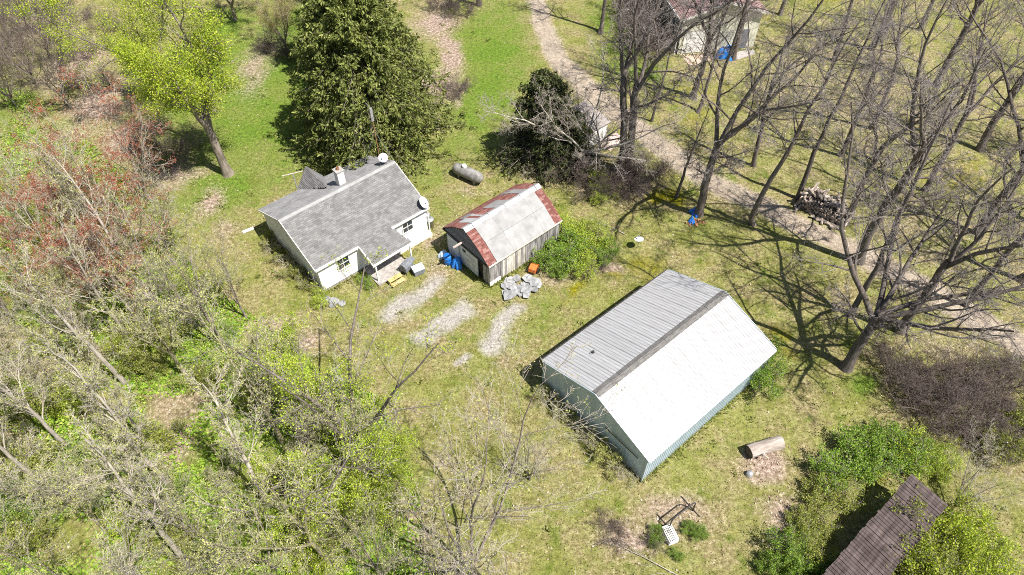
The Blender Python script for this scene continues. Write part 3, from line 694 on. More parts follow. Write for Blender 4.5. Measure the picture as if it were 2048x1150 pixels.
m = MB(); m.box(.1, BL_ - .1, BW + .13, BW + .2, BE - .13, BE - .03); m.build('gutter', M['dark_metal'], barn)
v = thing('roof_vent_pipe', 'tiny dark vent stub on the left slope of the metal barn roof', 'vent', BP(2.45, 7.0, BE + (BW - 7.0) * (BR - BE) / (BW / 2) - .02), bA)
m = MB(); m.lathe([(.13, 0), (.09, .06), (.07, .2), (.001, .21)], 10); m.build('pipe', M['dark_metal'], v); m = MB(); m.box(-.2, .2, -.12, .12, .02, .045); m.build('flashing', M['soft_grey'], v)

# ---- garage at the top
rng = random.Random(11)
gp = P(1366, 40, 4.05); gA = R(10.5); GP = lambda x, y, z=0: wpt((gp[0], gp[1]), gA, x, y, z)
GW, GL, GE, GR = 9.0, 13.0, 4.0, 5.5
gar = thing('garage', 'cream garage with red-brown gable roof and white overhead door', 'garage', (gp[0], gp[1], 0), gA)
m = MB(); m.box(.3, GW - .3, .5, GL - .4, 0, GE - .1); m.build('wall', M['dark_green'], gar)
x = .3
while x < GW - .35:                                 # vertical boards of the gable wall
    zt = GE - .12 + min(x + .15, GW - x - .15) * (GR - GE) / (GW / 2) - .08
    z0 = 2.5 if .75 < x + .15 < 3.0 else .05
    m = MB(); m.box(x, x + .28, .42, .5, z0, zt); m.build('wall_board', M['cream'], gar); x += .3
m = MB(); m.box(.82, 3.0, .46, .5, .05, 2.5); d = m.build('overhead_door', M['white_paint'], gar)
for k in range(1, 4): m = MB(); m.box(.84, 2.98, .44, .458, k * .6, k * .6 + .03); m.build('door_rail', M['white_trim'], d)
for x0 in (.7, 3.02): m = MB(); m.box(x0, x0 + .1, .36, .418, .05, 2.6); m.build('door_trim', M['white_trim'], gar)
m = MB(); m.box(6.9, 7.8, .36, .418, .05, 2.15); m.build('door', M['soft_grey'], gar)
m = MB()
for xa, xb, za, zb in ((-.1, GW / 2, GE - .02, GR), (GW / 2, GW + .1, GR, GE - .02)):
    m.hexa([(xa, 0, za - .1), (xb, 0, zb - .1), (xb, GL, zb - .1), (xa, GL, za - .1), (xa, 0, za), (xb, 0, zb), (xb, GL, zb), (xa, GL, za)])
m.build('roof', M['shingle_brown'], gar)
gsl = math.hypot(GW / 2 + .1, GR - GE + .02)
for s in (0, 1):
    mm = shingle_mesh(GL, gsl, .2, .4, rng); o = link('shingle_course', mm.mesh('shingle_course'), M['shingle_brown'], gar); o['kind'] = 'stuff'
    if s == 0: slope_place(o, (-.1, GL, GE - .018), (0, -1, 0), (GW / 2 + .1, 0, GR - GE + .02))
    else: slope_place(o, (GW + .1, 0, GE - .018), (0, 1, 0), (-GW / 2 - .1, 0, GR - GE + .02))
for xa, xb, za, zb in ((-.12, GW / 2, GE - .02, GR), (GW + .12, GW / 2, GE - .02, GR)):
    m = MB(); m.prism([(xa, -.05, za - .2), (xb, -.05, zb - .2), (xb, -.05, zb + .03), (xa, -.05, za + .03)], (0, 0, 0), (0, .046, 0)); m.build('verge_board', M['white_trim'], gar)
m = MB(); m.box(-.2, -.11, 0, GL, GE - .16, GE - .02); m.build('gutter', M['white_trim'], gar)
m = MB(); m.tube([(-.1, .3, .05), (-.1, .3, GE - .5), (.1, .1, GE - .2)], .06, 8); m.build('downpipe', M['white_trim'], gar)
ap = [GP(.6, .35), GP(3.4, .3), GP(4.6, -.9), GP(2.2, -1.5), GP(.9, -2.0)]
m = MB(); m.prism([(q[0], q[1], 0) for q in ap], (0, 0, -.02), (0, 0, .03)); o = m.build('concrete_apron', M['apron']); tag(o, kind='structure')
ap = [GP(4.4, .3), GP(8.6, .3), GP(8.4, -.9), GP(6.2, -1.6), GP(4.7, -1.2)]
m = MB(); m.prism([(q[0], q[1], 0) for q in ap], (0, 0, -.02), (0, 0, .022)); o = m.build('gravel_apron', M['concrete']); tag(o, kind='structure')

# ---- small white shed by the road, lumber beside it
q = P(1176, 267, 1.9); ssA = R(40); sh = thing('small_shed', 'small white-walled shed with flat grey-brown roof beside the dark evergreen', 'shed', (q[0], q[1], 0), ssA)
m = MB(); m.box(.1, 2.55, .15, 3.0, 0, 1.78); m.build('inner_wall', M['shadow_wood'], sh)
for k in range(12): m = MB(); m.box(.08 + k * .207, .08 + k * .207 + .2, .1, .148, .03, 1.8); m.build('wall_board', M['white_paint'], sh)
m = MB(); m.hexa([(-.15, -.05, 1.82), (2.8, -.05, 1.82), (2.8, 3.3, 2.25), (-.15, 3.3, 2.25), (-.15, -.05, 1.9), (2.8, -.05, 1.9), (2.8, 3.3, 2.33), (-.15, 3.3, 2.33)]); m.build('roof', M['flat_roof'], sh)
lum = thing('lumber_pile', 'few pinkish weathered boards lying beside the small white shed', 'lumber', (*P(1222, 285)[:2], 0), R(42))
rng = random.Random(2)
for k in range(6):
    m = MB(); m.box(-1.3, 1.3, -.1, .1, 0, .05); m.build('board', M['plank_pink'], lum, loc=(rng.uniform(-.3, .3), -.5 + k * .22, .002 + .052 * (k % 2)), rot=(0, 0, rng.uniform(-.12, .12)))

# ---- brown plank-roofed lean-to bottom right
q = P(1645, 1148, 2.2); kA = R(39.5)
lean = thing('lean_to', 'long narrow lean-to with a dark brown plank roof among green bushes', 'lean-to', (q[0], q[1], 0), kA)
kl, kw = 8.6, 2.25; k0 = -5.0; n = 62; rng = random.Random(4)
for k in range(n):
    x0 = k0 + (kl - k0) * k / n; x1 = k0 + (kl - k0) * (k + 1) / n - .028; m = MB(); dz = rng.uniform(-.012, .012); e0 = rng.uniform(-.04, .04)
    m.hexa([(x0, -kw + e0, 1.95 + dz), (x1, -kw + e0, 1.95 + dz), (x1, .0 + e0, 2.16 + dz), (x0, e0, 2.16 + dz), (x0, -kw + e0, 1.99 + dz), (x1, -kw + e0, 1.99 + dz), (x1, e0, 2.2 + dz), (x0, e0, 2.2 + dz)])
    m.build('plank', M['plank_brown'], lean)
for y, z in ((-.15, 2.10), (-kw / 2, 2.0), (-kw + .15, 1.91)):
    m = MB(); m.box(k0, kl, y - .04, y + .04, z - .14, z - .02); m.build('rafter', M['shadow_wood'], lean)
for x in (k0 + .2, -1, 3, 6, kl - .25):
    for y, z in ((-.15, 1.99), (-kw + .15, 1.8)):
        m = MB(); m.box(x, x + .1, y - .05, y + .05, 0, z); m.build('post', M['shadow_wood'], lean)
m = MB(); m.hexa([(k0 + .05, -kw + .05, 1.925), (kl - .05, -kw + .05, 1.925), (kl - .05, -.05, 2.125), (k0 + .05, -.05, 2.125), (k0 + .05, -kw + .05, 1.935), (kl - .05, -kw + .05, 1.935), (kl - .05, -.05, 2.135), (k0 + .05, -.05, 2.135)]); m.build('light_block_sheet', M['shadow_wood'], lean)  # added dark sheet, blocks sunlight between the planks so the underside stays black
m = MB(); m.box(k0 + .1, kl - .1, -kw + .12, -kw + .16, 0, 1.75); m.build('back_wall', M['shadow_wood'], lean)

# ------------------------------------------------------------------ objects on the ground
pa, pb = P(912, 343), P(962, 366); c = (pa + pb) / 2; ta = math.atan2(pb[1] - pa[1], pb[0] - pa[0])
tank = thing('propane_tank', 'grey stained horizontal propane tank on the grass behind the red-roofed shed', 'propane tank', (c[0], c[1] - .25, 0), ta)
prof = [(.001, -1.5), (.2, -1.47), (.36, -1.38), (.46, -1.22), (.5, -1.05), (.5, 1.05), (.46, 1.22), (.36, 1.38), (.2, 1.47), (.001, 1.5)]
m = MB(); m.lathe(prof, 24, (0, 0, .68), 'x'); m.build('body', M['tank'], tank, True)
m = MB(); m.lathe([(.2, 1.14), (.21, 1.3), (.18, 1.37), (.001, 1.4)], 14, (-.35, 0, 0)); m.build('valve_dome', M['white_trim'], tank)
for x in (-.85, .75):
    m = MB(); m.box(x, x + .14, -.35, .35, 0, .3); m.build('foot', M['concrete'], tank)

rng = random.Random(21)
wp = thing('woodpile', 'big stack of split firewood beside the dirt road under bare trees', 'woodpile', (25.35, 40.75, 0), R(-42))
logs = []
for k in range(4):
    mb = MB(); n = 6; pr = [(rng.uniform(.085, .125), 2 * math.pi * j / n + rng.uniform(-.25, .25)) for j in range(n)]
    a = [(-.42, r_ * math.cos(t_), r_ * math.sin(t_)) for r_, t_ in pr]; b = [(.42, y_, z_) for _, y_, z_ in a]
    mb.add(a + b, [tuple(range(n - 1, -1, -1)), tuple(range(n, 2 * n))] + [(j, (j + 1) % n, n + (j + 1) % n, n + j) for j in range(n)])
    me = mb.mesh('log'); me.materials.append(M['firewood']); logs.append(me)
cnt = 0
for row, (yc, hmax) in enumerate(((-.5, 6), (.42, 7))):
    for zc in range(hmax):
        nn = 19 - (zc if zc > 3 else 0)
        for k in range(nn):
            if cnt >= 238: break
            x = -2.05 + (k + .5 * (zc % 2)) * .215 + max(0, zc - 3) * .12 + rng.uniform(-.03, .03)
            if zc > 4 and rng.random() < .18: continue
            link('log', logs[rng.randrange(4)], None, wp, (x, yc + rng.uniform(-.09, .09), .1 + zc * .185), (rng.uniform(0, 6.3), rng.uniform(-.06, .06), R(90) + rng.uniform(-.1, .1))); cnt += 1
for k in range(40):
    x = rng.uniform(-2.2, 2.0); edge = rng.random() < .3
    link('log', logs[rng.randrange(4)], None, wp, (x, rng.uniform(-.6, .7) if not edge else rng.choice((-1.15, -1.25)), (1.38 if x > -1.6 else 1.15) + rng.uniform(-.06, .1) if not edge else .12), (rng.uniform(0, 6), rng.uniform(-.2, .2), R(rng.uniform(0, 180))))

def tarp(name, label, loc, rz, rx, ry, h, seed, mat='tarp', lobes=3):
    """crumpled sheet draped over a heap; closed down to the ground"""
    n = 34; g_ = np.linspace(-1, 1, n); X, Y = np.meshgrid(g_, g_); rr = np.hypot(X, Y)
    nz = fbm(X * 1.5 + seed, Y * 1.5, seed); nz2 = fbm(X * 5 + seed, Y * 5, seed + 3)
    ang = np.arctan2(Y, X); rim = .82 + .16 * np.sin(ang * lobes + seed) + .1 * np.sin(ang * 7 + seed)
    Z = np.clip(1 - (rr / rim) ** 2.6, 0, 1) * (.55 + .75 * nz) + (nz2 - .5) * .22 * (rr < rim)
    Z = np.maximum(Z, 0) * h + .01
    V = np.stack([X * rx, Y * ry, Z], -1).reshape(-1, 3); idx = np.arange(n * n).reshape(n, n)
    F = np.stack([idx[:-1, :-1], idx[:-1, 1:], idx[1:, 1:], idx[1:, :-1]], -1).reshape(-1, 4)
    ok = (rr < rim * 1.04).ravel(); F = F[ok[F].all(1)]
    t = thing(name, label, 'tarp', loc, rz); link('sheet', mesh_np(name, V, F, smooth=False), M[mat], t); return t
q = P(1391, 426); t = tarp('tarp', 'crumpled blue tarp at the foot of a big bare tree by the road', (q[0], q[1], 0), R(70), .62, .55, .6, 3)
q2 = P(1383, 442); u = tarp('tarp', 'crumpled blue tarp strip trailing over orange bricks below the larger tarp', (q2[0], q2[1], 0), R(75), .6, .3, .3, 8)
bp = thing('brick_pile', 'scatter of orange bricks beside the blue tarp in the grass', 'bricks', (*P(1388, 448)[:2], 0), .4); rng = random.Random(6)
for k in range(34):
    m = MB(); m.box(-.1, .1, -.05, .05, 0, .065); a_ = rng.random()
    m.build('brick', M['brick_red'], bp, loc=(rng.uniform(-.55, .75), rng.uniform(-.35, .25) + .3 * a_, .004 + (.07 if rng.random() < .25 else 0)), rot=(0, 0, rng.uniform(0, 3)))
q = P(1449, 110); tarp('tarp', 'bright blue tarp over a heap against the cream garage wall', (q[0], q[1] - .3, 0), R(10), 1.35, .95, 1.2, 5)
# blue barrel and bundle at shed doors
q = SP(-.75, 4.0); br = thing('barrel', 'blue plastic barrel beside the old shed doors with pale plastic on top', 'barrel', q, .3)
m = MB(); m.lathe([(.24, 0), (.29, .06), (.29, .3), (.305, .33), (.29, .36), (.29, .6), (.305, .63), (.29, .66), (.28, .88), (.24, .9), (.001, .89)], 20); m.build('body', M['tarp'], br, True)
q = SP(-.55, 4.75); t = tarp('plastic_sheet', 'pale blue crumpled plastic sheet heaped beside the blue barrel', q, .2, .5, .42, .7, 11, 'tarp_pale')
q = SP(-.35, 3.35); t = tarp('tarp', 'deep blue crumpled tarp bundle in the shade against the shed door', q, 1.1, .6, .5, .8, 14)
# orange tiller by the shed
q = SP(3.55, -.9); tl = thing('garden_tiller', 'rusty orange garden tiller parked by the plank shed wall', 'tiller', q, sA + .4)
m = MB(); m.prism([(-.4, -.28, .25), (.3, -.28, .25), (.4, -.28, .5), (.1, -.28, .68), (-.35, -.28, .55)], (0, 0, 0), (0, .56, 0)); m.build('hood', M['orange'], tl)
m = MB(); m.box(.42, .85, -.2, .2, .25, .62); m.lathe([(.16, .62), (.16, .7), (.001, .72)], 12, (.62, 0, 0)); m.build('engine', M['dark_metal'], tl)
for y in (-.36, .36):
    m = MB(); pf = [(.001, -.06), (.18, -.06), (.24, -.03), (.24, .03), (.18, .06), (.001, .06)]; m.lathe([(r_, h_) for r_, h_ in pf], 16, (0, 0, 0)); w = m.build('wheel', M['dark_metal'], tl); w.location = (.05, y, .24); w.rotation_euler = (R(90), 0, 0)
for y in (-.2, .2):
    m = MB(); m.tube([(-.3, y, .5), (-.9, y * 1.3, .85), (-1.15, y * 1.4, .95)], .018, 6); m.build('handlebar', M['dark_metal'], tl)
# scrap next to it
q = SP(4.5, -.85); sc = thing('scrap_bin', 'dark open metal bin half hidden by the bush at the shed wall', 'bin', q, sA)
m = MB(); m.lathe([(.32, 0), (.36, .62), (.33, .62), (.3, .05), (.001, .05)], 14); m.build('body', M['dark_metal'], sc)
# rubble
rng = random.Random(15)
for k in range(26):
    a_ = rng.uniform(0, 6.28); e_ = math.sqrt(rng.random()); px, py = 1041 + 36 * e_ * math.cos(a_), 577 + 19 * e_ * math.sin(a_) - 4 * e_ * math.cos(a_)
    q = P(px, py); r_ = rng.uniform(.25, .6); n = rng.choice((5, 6, 7)); mb = MB()
    pts = [(r_ * rng.uniform(.7, 1.1) * math.cos(2 * math.pi * j / n), r_ * rng.uniform(.6, .95) * math.sin(2 * math.pi * j / n), 0) for j in range(n)]
    mb.prism(pts, (0, 0, 0), (0, 0, rng.uniform(.05, .09))); o = mb.build('concrete_slab', M['rubble'])
    o.location = (q[0], q[1], .03 + .075 * (k % 3)); o.rotation_euler = (rng.uniform(-.1, .1), rng.uniform(-.1, .1), rng.uniform(0, 6))
    tag(o, 'broken flat grey concrete slab in the rubble heap beside the old plank shed', 'slab', 'broken slabs heaped beside the old shed')
# big pale log
pa, pb = P(1492, 905), P(1556, 884); c = (pa + pb) / 2; la = math.atan2(pb[1] - pa[1], pb[0] - pa[0]); L = float(np.linalg.norm(pb - pa))
lg = thing('fallen_log', 'thick pale sawn log with a dark hollow end on the lawn', 'log', (c[0], c[1] - .2, 0), la)
rng = random.Random(9); n = 16; prof = []
m = MB(); rings = []
for i, x in enumerate(np.linspace(-L / 2, L / 2, 9)):
    for j in range(n):
        a = 2 * math.pi * j / n; r_ = .42 * (1 + .05 * math.sin(3 * a + i * .4) + rng.uniform(-.03, .03)); rings.append((x, r_ * math.cos(a), .42 + r_ * math.sin(a)))
m.add(rings, [(i * n + j, i * n + (j + 1) % n, (i + 1) * n + (j + 1) % n, (i + 1) * n + j) for i in range(8) for j in range(n)] + [tuple(range(8 * n, 9 * n))])
m.build('trunk', M['log_pale'], lg)
m = MB(); m.lathe([(.41, -L / 2), (.3, -L / 2), (.28, -L / 2 + .5), (.001, -L / 2 + .5)], 16, (0, 0, .42), 'x'); m.build('hollow_end', M['log_end'], lg)
m = MB(); m.tube([(-.35, -.3, .5), (-.5, -.62, .62)], [.12, .1], 8); m.build('branch_stub', M['log_pale'], lg)
q = P(1498, 950); o = thing('bucket', 'pale grey upturned bucket in dead leaves below the sawn log', 'bucket', (q[0], q[1], 0)); m = MB(); m.lathe([(.2, 0), (.2, .03), (.16, .32), (.001, .33)], 16); m.build('body', M['galv'], o, True); m = MB(); m.tube([(-.2, 0, .05), (-.25, .12, .02), (0, .32, .015), (.25, .12, .02), (.2, 0, .05)], .008, 5); m.build('handle', M['dark_metal'], o)
# bent pipe frame
fr = thing('pipe_frame', 'bent black metal pipe frame standing in dead leaves', 'metal frame', (*P(1362, 1040)[:2], 0), R(35))
hoop = [(-.75, 0, 0), (-.75, .05, .75), (-.68, .07, .92), (-.55, .08, 1.0), (.55, .08, 1.0), (.68, .07, .92), (.75, .05, .75), (.75, 0, 0)]
hoop = [(x * 1.25, y, z * 1.2) for x, y, z in hoop]
m = MB(); m.tube(hoop, .04, 8); m.build('hoop', M['dark_metal'], fr)
for x in (-.94, .94): m = MB(); m.tube([(x + .05, -.5, .04), (x + .05, 1.0, .06)], .028, 8); m.build('runner', M['dark_metal'], fr)
m = MB(); m.tube([(-.9, .3, .1), (.9, .34, .1)], .025, 6); m.build('crossbar', M['dark_metal'], fr)
# perforated crate
cr = thing('crate', 'white perforated plastic crate tipped over in weeds near the pipe frame', 'crate', (*P(1338, 1072)[:2], 0), R(20))
def lattice(w, h, nx, ny, t=.03):
    m = MB()
    for i in range(nx + 1): x = w * i / nx; m.box(x - .018, x + .018, 0, h, 0, t)
    for j in range(ny + 1): y = h * j / ny; m.box(0, w, y - .018, y + .018, .004, t + .004)
    return m
o = lattice(.55, .9, 5, 8).build('grid_panel', M['white_paint'], cr, loc=(-.27, -.45, .42))
for k, (lx, ly, rot, w_) in enumerate(((-.27, -.45, (R(90), 0, 0), .55), (-.27, .45, (R(90), 0, 0), .55))):
    lattice(w_, .38, 5, 3).build('side_panel', M['white_paint'], cr, loc=(lx, ly, .02), rot=rot)
for lx in (-.29, .27): lattice(.9, .38, 8, 3).build('side_panel', M['white_paint'], cr, loc=(lx, -.45, .02), rot=(R(90), 0, R(90)))
# white box at the wood edge, white board behind the house corner
q = P(677, 758); o = thing('hive_box', 'small white upright box with a grey lid at the edge of the wood', 'box', (q[0], q[1], 0), .5)
m = MB(); m.box(-.24, .24, -.24, .24, .1, .95); m.build('body', M['white_paint'], o); m = MB(); m.box(-.28, .28, -.28, .28, .953, 1.03); m.build('lid', M['soft_grey'], o)
for a, b in ((-.2, -.2), (.12, -.2), (-.2, .12), (.12, .12)): m = MB(); m.box(a, a + .08, b, b + .08, 0, .1); m.build('foot', M['concrete'], o)
q = P(497, 461); o = thing('board', 'white board lying in the grass at the left rear corner of the house', 'board', (q[0], q[1], 0), .6); m = MB(); m.box(-.45, .45, -.14, .14, .03, .08); m.build('panel', M['white_paint'], o); m = MB(); m.box(-.3, -.2, -.1, .1, 0, .03); m.box(.2, .3, -.1, .1, 0, .03); m.build('batten', M['plank_grey'], o)
rng = random.Random(31)
for k, (px, py, sz) in enumerate(((652, 598, .3), (668, 604, .4), (684, 608, .3), (664, 612, .25))):
    mb = MB(); n = 9; pr = [(.001, .0), (sz * .7, .02), (sz, sz * .3), (sz * .75, sz * .6), (.001, sz * .72)]; mb.lathe(pr, n)
    mb.v = [(x * rng.uniform(.85, 1.15), y * rng.uniform(.8, 1.1), z) for x, y, z in mb.v]; o = mb.build('rock', M['rubble']); q = P(px, py); o.location = (q[0], q[1], -.02); o.rotation_euler = (0, 0, rng.uniform(0, 6))
    tag(o, 'pale rock lying at the front left corner of the white house', 'rock', 'rocks at the front left house corner')

# ------------------------------------------------------------------ vegetation
def nrm(v): return v / (np.linalg.norm(v, axis=-1, keepdims=True) + 1e-9)
def level(Pp, Rp, rg, k, t0, t1, lr, ang, n, up=.05, wig=.12, rr=.55, taper=.3, short=.5, rmin=.006, absL=None):
    B, N, _ = Pp.shape
    t = t0 + (t1 - t0) * (np.arange(k)[None] + rg.random((B, k))) / k
    f = np.clip(t * (N - 1), 0, N - 1.001); i = f.astype(int); w = (f - i)[..., None]; b = np.arange(B)[:, None]
    base = Pp[b, i] * (1 - w) + Pp[b, i + 1] * w; tan = nrm(Pp[b, i + 1] - Pp[b, i]); r = Rp[b, i] * (1 - w[..., 0]) + Rp[b, i + 1] * w[..., 0]
    plen = np.linalg.norm(np.diff(Pp, axis=1), axis=2).sum(1)[:, None]
    az = (np.arange(k)[None] * 2.4 + rg.random((B, 1)) * 6.28 + rg.normal(0, .5, (B, k)))
    ref = np.where(np.abs(tan[..., 2:]) > .9, np.array([1.0, 0, 0]), np.array([0, 0, 1.0]))
    u = nrm(np.cross(tan, ref)); v = np.cross(tan, u)
    a = R(ang) * rg.uniform(.7, 1.3, (B, k))[..., None]
    d = tan * np.cos(a) + (u * np.cos(az)[..., None] + v * np.sin(az)[..., None]) * np.sin(a)
    L = (plen * lr if absL is None else absL) * (1 - short * (t - t0) / max(t1 - t0, 1e-6)) * rg.uniform(.65, 1.25, (B, k))
    d = d.reshape(-1, 3); L = L.reshape(-1, 1); p = base.reshape(-1, 3); out = [p]
    curl = rg.normal(0, wig * .6, d.shape)
    for j in range(n - 1):
        d = nrm(d + curl / (n - 1) * 2 + rg.normal(0, wig, d.shape) + np.array([0, 0, up]) )
        p = p + d * L / (n - 1); p[:, 2] = np.maximum(p[:, 2], .03); out.append(p)
    Pc = np.stack(out, 1)
    r0 = np.maximum(r.reshape(-1, 1) * rr, rmin)
    Rc = np.maximum(r0 * np.linspace(1, taper, n)[None], rmin * .7)
    return Pc, Rc
def tubes_np(Pp, Rp, S_):
    B, N, _ = Pp.shape
    t = nrm(np.gradient(Pp, axis=1)); m = nrm(Pp[:, -1] - Pp[:, 0])
    ref = np.where(np.abs(m[:, 2:]) > .8, np.array([1.0, 0, 0]), np.array([0, 0, 1.0]))[:, None]
    u = nrm(np.cross(t, np.broadcast_to(ref, t.shape))); v = np.cross(t, u)
    a = np.arange(S_) * 2 * math.pi / S_
    V = Pp[:, :, None] + Rp[:, :, None, None] * (np.cos(a)[:, None] * u[:, :, None] + np.sin(a)[:, None] * v[:, :, None])
    idx = np.arange(B * N * S_).reshape(B, N, S_); nx = np.roll(idx, -1, axis=2)
    F = np.stack([idx[:, :-1], nx[:, :-1], nx[:, 1:], idx[:, 1:]], -1).reshape(-1, 4)
    return V.reshape(-1, 3), F
def join(parts):
    Vs, Fs, b = [], [], 0
    for V, F in parts: Vs.append(V); Fs.append(F + b); b += len(V)
    return np.concatenate(Vs), np.concatenate(Fs)
def leaf_quads(pos, size, rg, aspect=.6, droop=0.0, axis_=None):
    n = len(pos); a = nrm(rg.normal(0, 1, (n, 3)) if axis_ is None else axis_ + rg.normal(0, .45, (n, 3))); a[:, 2] -= droop; a = nrm(a)
    c = nrm(np.cross(a, nrm(rg.normal(0, 1, (n, 3))))); s = (size * rg.uniform(.6, 1.35, (n, 1)))
    h = nrm(np.cross(a, c)) * s * .12
    V = np.stack([pos, pos + a * s * .5 + c * s * aspect * .5 + h, pos + a * s, pos + a * s * .5 - c * s * aspect * .5 + h], 1)
    return V.reshape(-1, 3), np.arange(n * 4).reshape(n, 4)
def along(Pp, n, rg, lo=.15):
    B, N, _ = Pp.shape; b = rg.integers(0, B, n); f = rg.uniform(lo, .999, n) * (N - 1); i = f.astype(int); w = (f - i)[:, None]
    return Pp[b, i] * (1 - w) + Pp[b, i + 1] * w, nrm(Pp[b, i + 1] - Pp[b, i])
def trunk_path(H, r0, rg, n=10, lean=(0, 0), wob=.02, top=.25):
    z = np.linspace(0, 1, n); x = lean[0] * H * z ** 1.4 + np.cumsum(rg.normal(0, wob * H / n * 2, n)) * (z > 0); y = lean[1] * H * z ** 1.4 + np.cumsum(rg.normal(0, wob * H / n * 2, n)) * (z > 0)
    x -= x[0]; y -= y[0]
    r = r0 * (1 - (1 - top) * z); r[0] *= 1.45; 
    if n > 5: r[1] = max(r[1], r0 * .98)
    zz = z * H; zz[1] = min(zz[1], .5 + .02 * H); zz[0] = -.1
    return np.stack([x, y, zz], 1)[None], r[None]

KIND = {}
def spec_oak(rg, H, low=.42, k1=3, a1=22, up=.06, th=.0165, kl=3):
    T = trunk_path(H * low, H * th, rg, 8, (rg.normal(0, .03), rg.normal(0, .03)), .035, .72)
    s = level(*T, rg, k1, .86, 1.0, 1, a1, 9, up, .11, .72, .22, .15, absL=H * (1 - low) * 1.02)
    a = level(*T, rg, kl, .5, .88, .5, 62, 8, .04, .15, .38 if kl == 3 else .55, .2, .2, absL=H * (.26 if kl == 3 else .5))
    L1 = [s, a]; l2 = [level(*q, rg, 10, .18, 1, .42, 42, 6, .04, .13, .5, .3, .45, rmin=.02) for q in L1]
    l3 = [level(*q, rg, 8, .15, 1, .42, 42, 5, .03, .16, .5, .35, .4, rmin=.012) for q in l2]
    l4 = [level(*q, rg, 6, .15, 1, .45, 42, 4, .03, .18, .55, .4, .4, rmin=.009) for q in l3]
    l5 = [level(*q, rg, 3, .2, 1, .6, 40, 3, .03, .15, .6, .5, .3, rmin=.007) for q in l4]
    return dict(trunk=[(T, 10)] + [(q, 8) for q in L1], limbs=[(q, 5) for q in l2], twigs=[(q, 4) for q in l3] + [(q, 3) for q in l4 + l5], tips=l4 + l5)
def spec_tall(rg, H, first=.42, k1=15, a1=48, thick=.0118, lean=(0, 0), twig=8, a2=42, up=.05):
    T = trunk_path(H * .93, H * thick, rg, 12, (rg.normal(0, .035) + lean[0], rg.normal(0, .035) + lean[1]), .034, .16)
    l1 = level(*T, rg, k1, first, .98, .27, a1, 8, up, .11, .48, .25, .55, rmin=.02)
    l2 = level(*l1, rg, 8, .2, 1, .42, a2, 5, up * .7, .14, .5, .3, .4, rmin=.013)
    l3 = level(*l2, rg, 7, .15, 1, .45, a2, 4, up * .7, .16, .55, .4, .4, rmin=.009)
    l4 = level(*l3, rg, twig // 2, .15, 1, .5, 40, 3, .03, .16, .6, .5, .3, rmin=.007)
    return dict(trunk=[(T, 9)], limbs=[(l1, 6)], twigs=[(l2, 4), (l3, 3), (l4, 3)], tips=[l3, l4])
def spec_fork(rg, H, low=.3, k1=4, a1=28, thick=.015, up=.05, k2=8, dens=6):
    T = trunk_path(H * low, H * thick, rg, 7, (rg.normal(0, .05), rg.normal(0, .05)), .03, .75)
    s = level(*T, rg, k1, .7, 1.0, 1, a1, 10, up, .08, .68, .18, .25, absL=H * (1 - low))
    l2 = level(*s, rg, k2, .15, 1, .4, 42, 6, .04, .12, .5, .3, .5, rmin=.016)
    l3 = level(*l2, rg, 7, .15, 1, .45, 42, 4, .03, .15, .52, .4, .4, rmin=.010)
    l4 = level(*l3, rg, dens, .15, 1, .48, 42, 3, .03, .16, .6, .5, .3, rmin=.007)
    return dict(trunk=[(T, 9), (s, 7)], limbs=[(l2, 4)], twigs=[(l3, 3), (l4, 3)], tips=[l3, l4])
def spec_shrub(rg, H, stems=9, a1=40, k2=7, k3=6, spread=.25, k4=0):
    z = np.linspace(0, 1, 3); T = np.stack([z * 0, z * 0, z * .12], 1)[None]
    T = np.repeat(T, stems, 0) + np.concatenate([rg.normal(0, spread * H, (stems, 1, 2)), np.zeros((stems, 1, 1))], 2); Rr = np.full((stems, 3), .03)
    l1 = level(T, Rr, rg, 1, .3, 1, 1, a1, 7, .05, .13, .9, .3, .2, rmin=.014, absL=H)
    l2 = level(*l1, rg, k2, .2, 1, .5, 45, 5, .04, .15, .6, .4, .4, rmin=.010)
    l3 = level(*l2, rg, k3, .15, 1, .5, 45, 3, .03, .16, .6, .5, .3, rmin=.007)
    tips = [l2, l3]; tw = [(l2, 3), (l3, 3)]
    if k4: l4 = level(*l3, rg, k4, .15, 1, .55, 45, 3, .02, .18, .7, .5, .3, rmin=.006); tw.append((l4, 3)); tips.append(l4)
    return dict(trunk=[(l1, 5)], limbs=[], twigs=tw, tips=tips)

def make_proto(key, spec, bark, twig, leaf=None, nleaf=0, lsize=.1, seed=1, names=('trunk', 'limbs', 'crown', 'leaves'), hang=0.0, cluster=1, spread=.05, aspect=.6):
    rg = np.random.default_rng(seed); rec = []
    def me(nm, lst, mat, smooth):
        V, F = join([tubes_np(p[0], p[1], s) for p, s in lst]); m = mesh_np(nm, V, F, smooth=smooth); m.materials.append(M[mat]); return m
    rec.append((names[0], me(names[0], spec['trunk'] + spec['limbs'], bark, True)))
    rec.append((names[2], me(names[2], spec['twigs'], twig, False)))
    if leaf:
        ps, ax = [], []
        tot = sum(len(q[0]) for q in spec['tips'])
        for q in spec['tips']:
            p, a = along(q[0], max(1, int(nleaf / cluster * len(q[0]) / tot)), rg, .2); ps.append(p); ax.append(a)
        ps = np.repeat(np.concatenate(ps), cluster, 0); ax = np.repeat(np.concatenate(ax), cluster, 0); ps = ps + rg.normal(0, spread, ps.shape)
        V, F = leaf_quads(ps, lsize, rg, aspect, hang, ax); V[:, 2] = np.maximum(V[:, 2], .02); m = mesh_np(names[3], V, F); m.materials.append(M[leaf]); rec.append((names[3], m))
    KIND[key] = rec
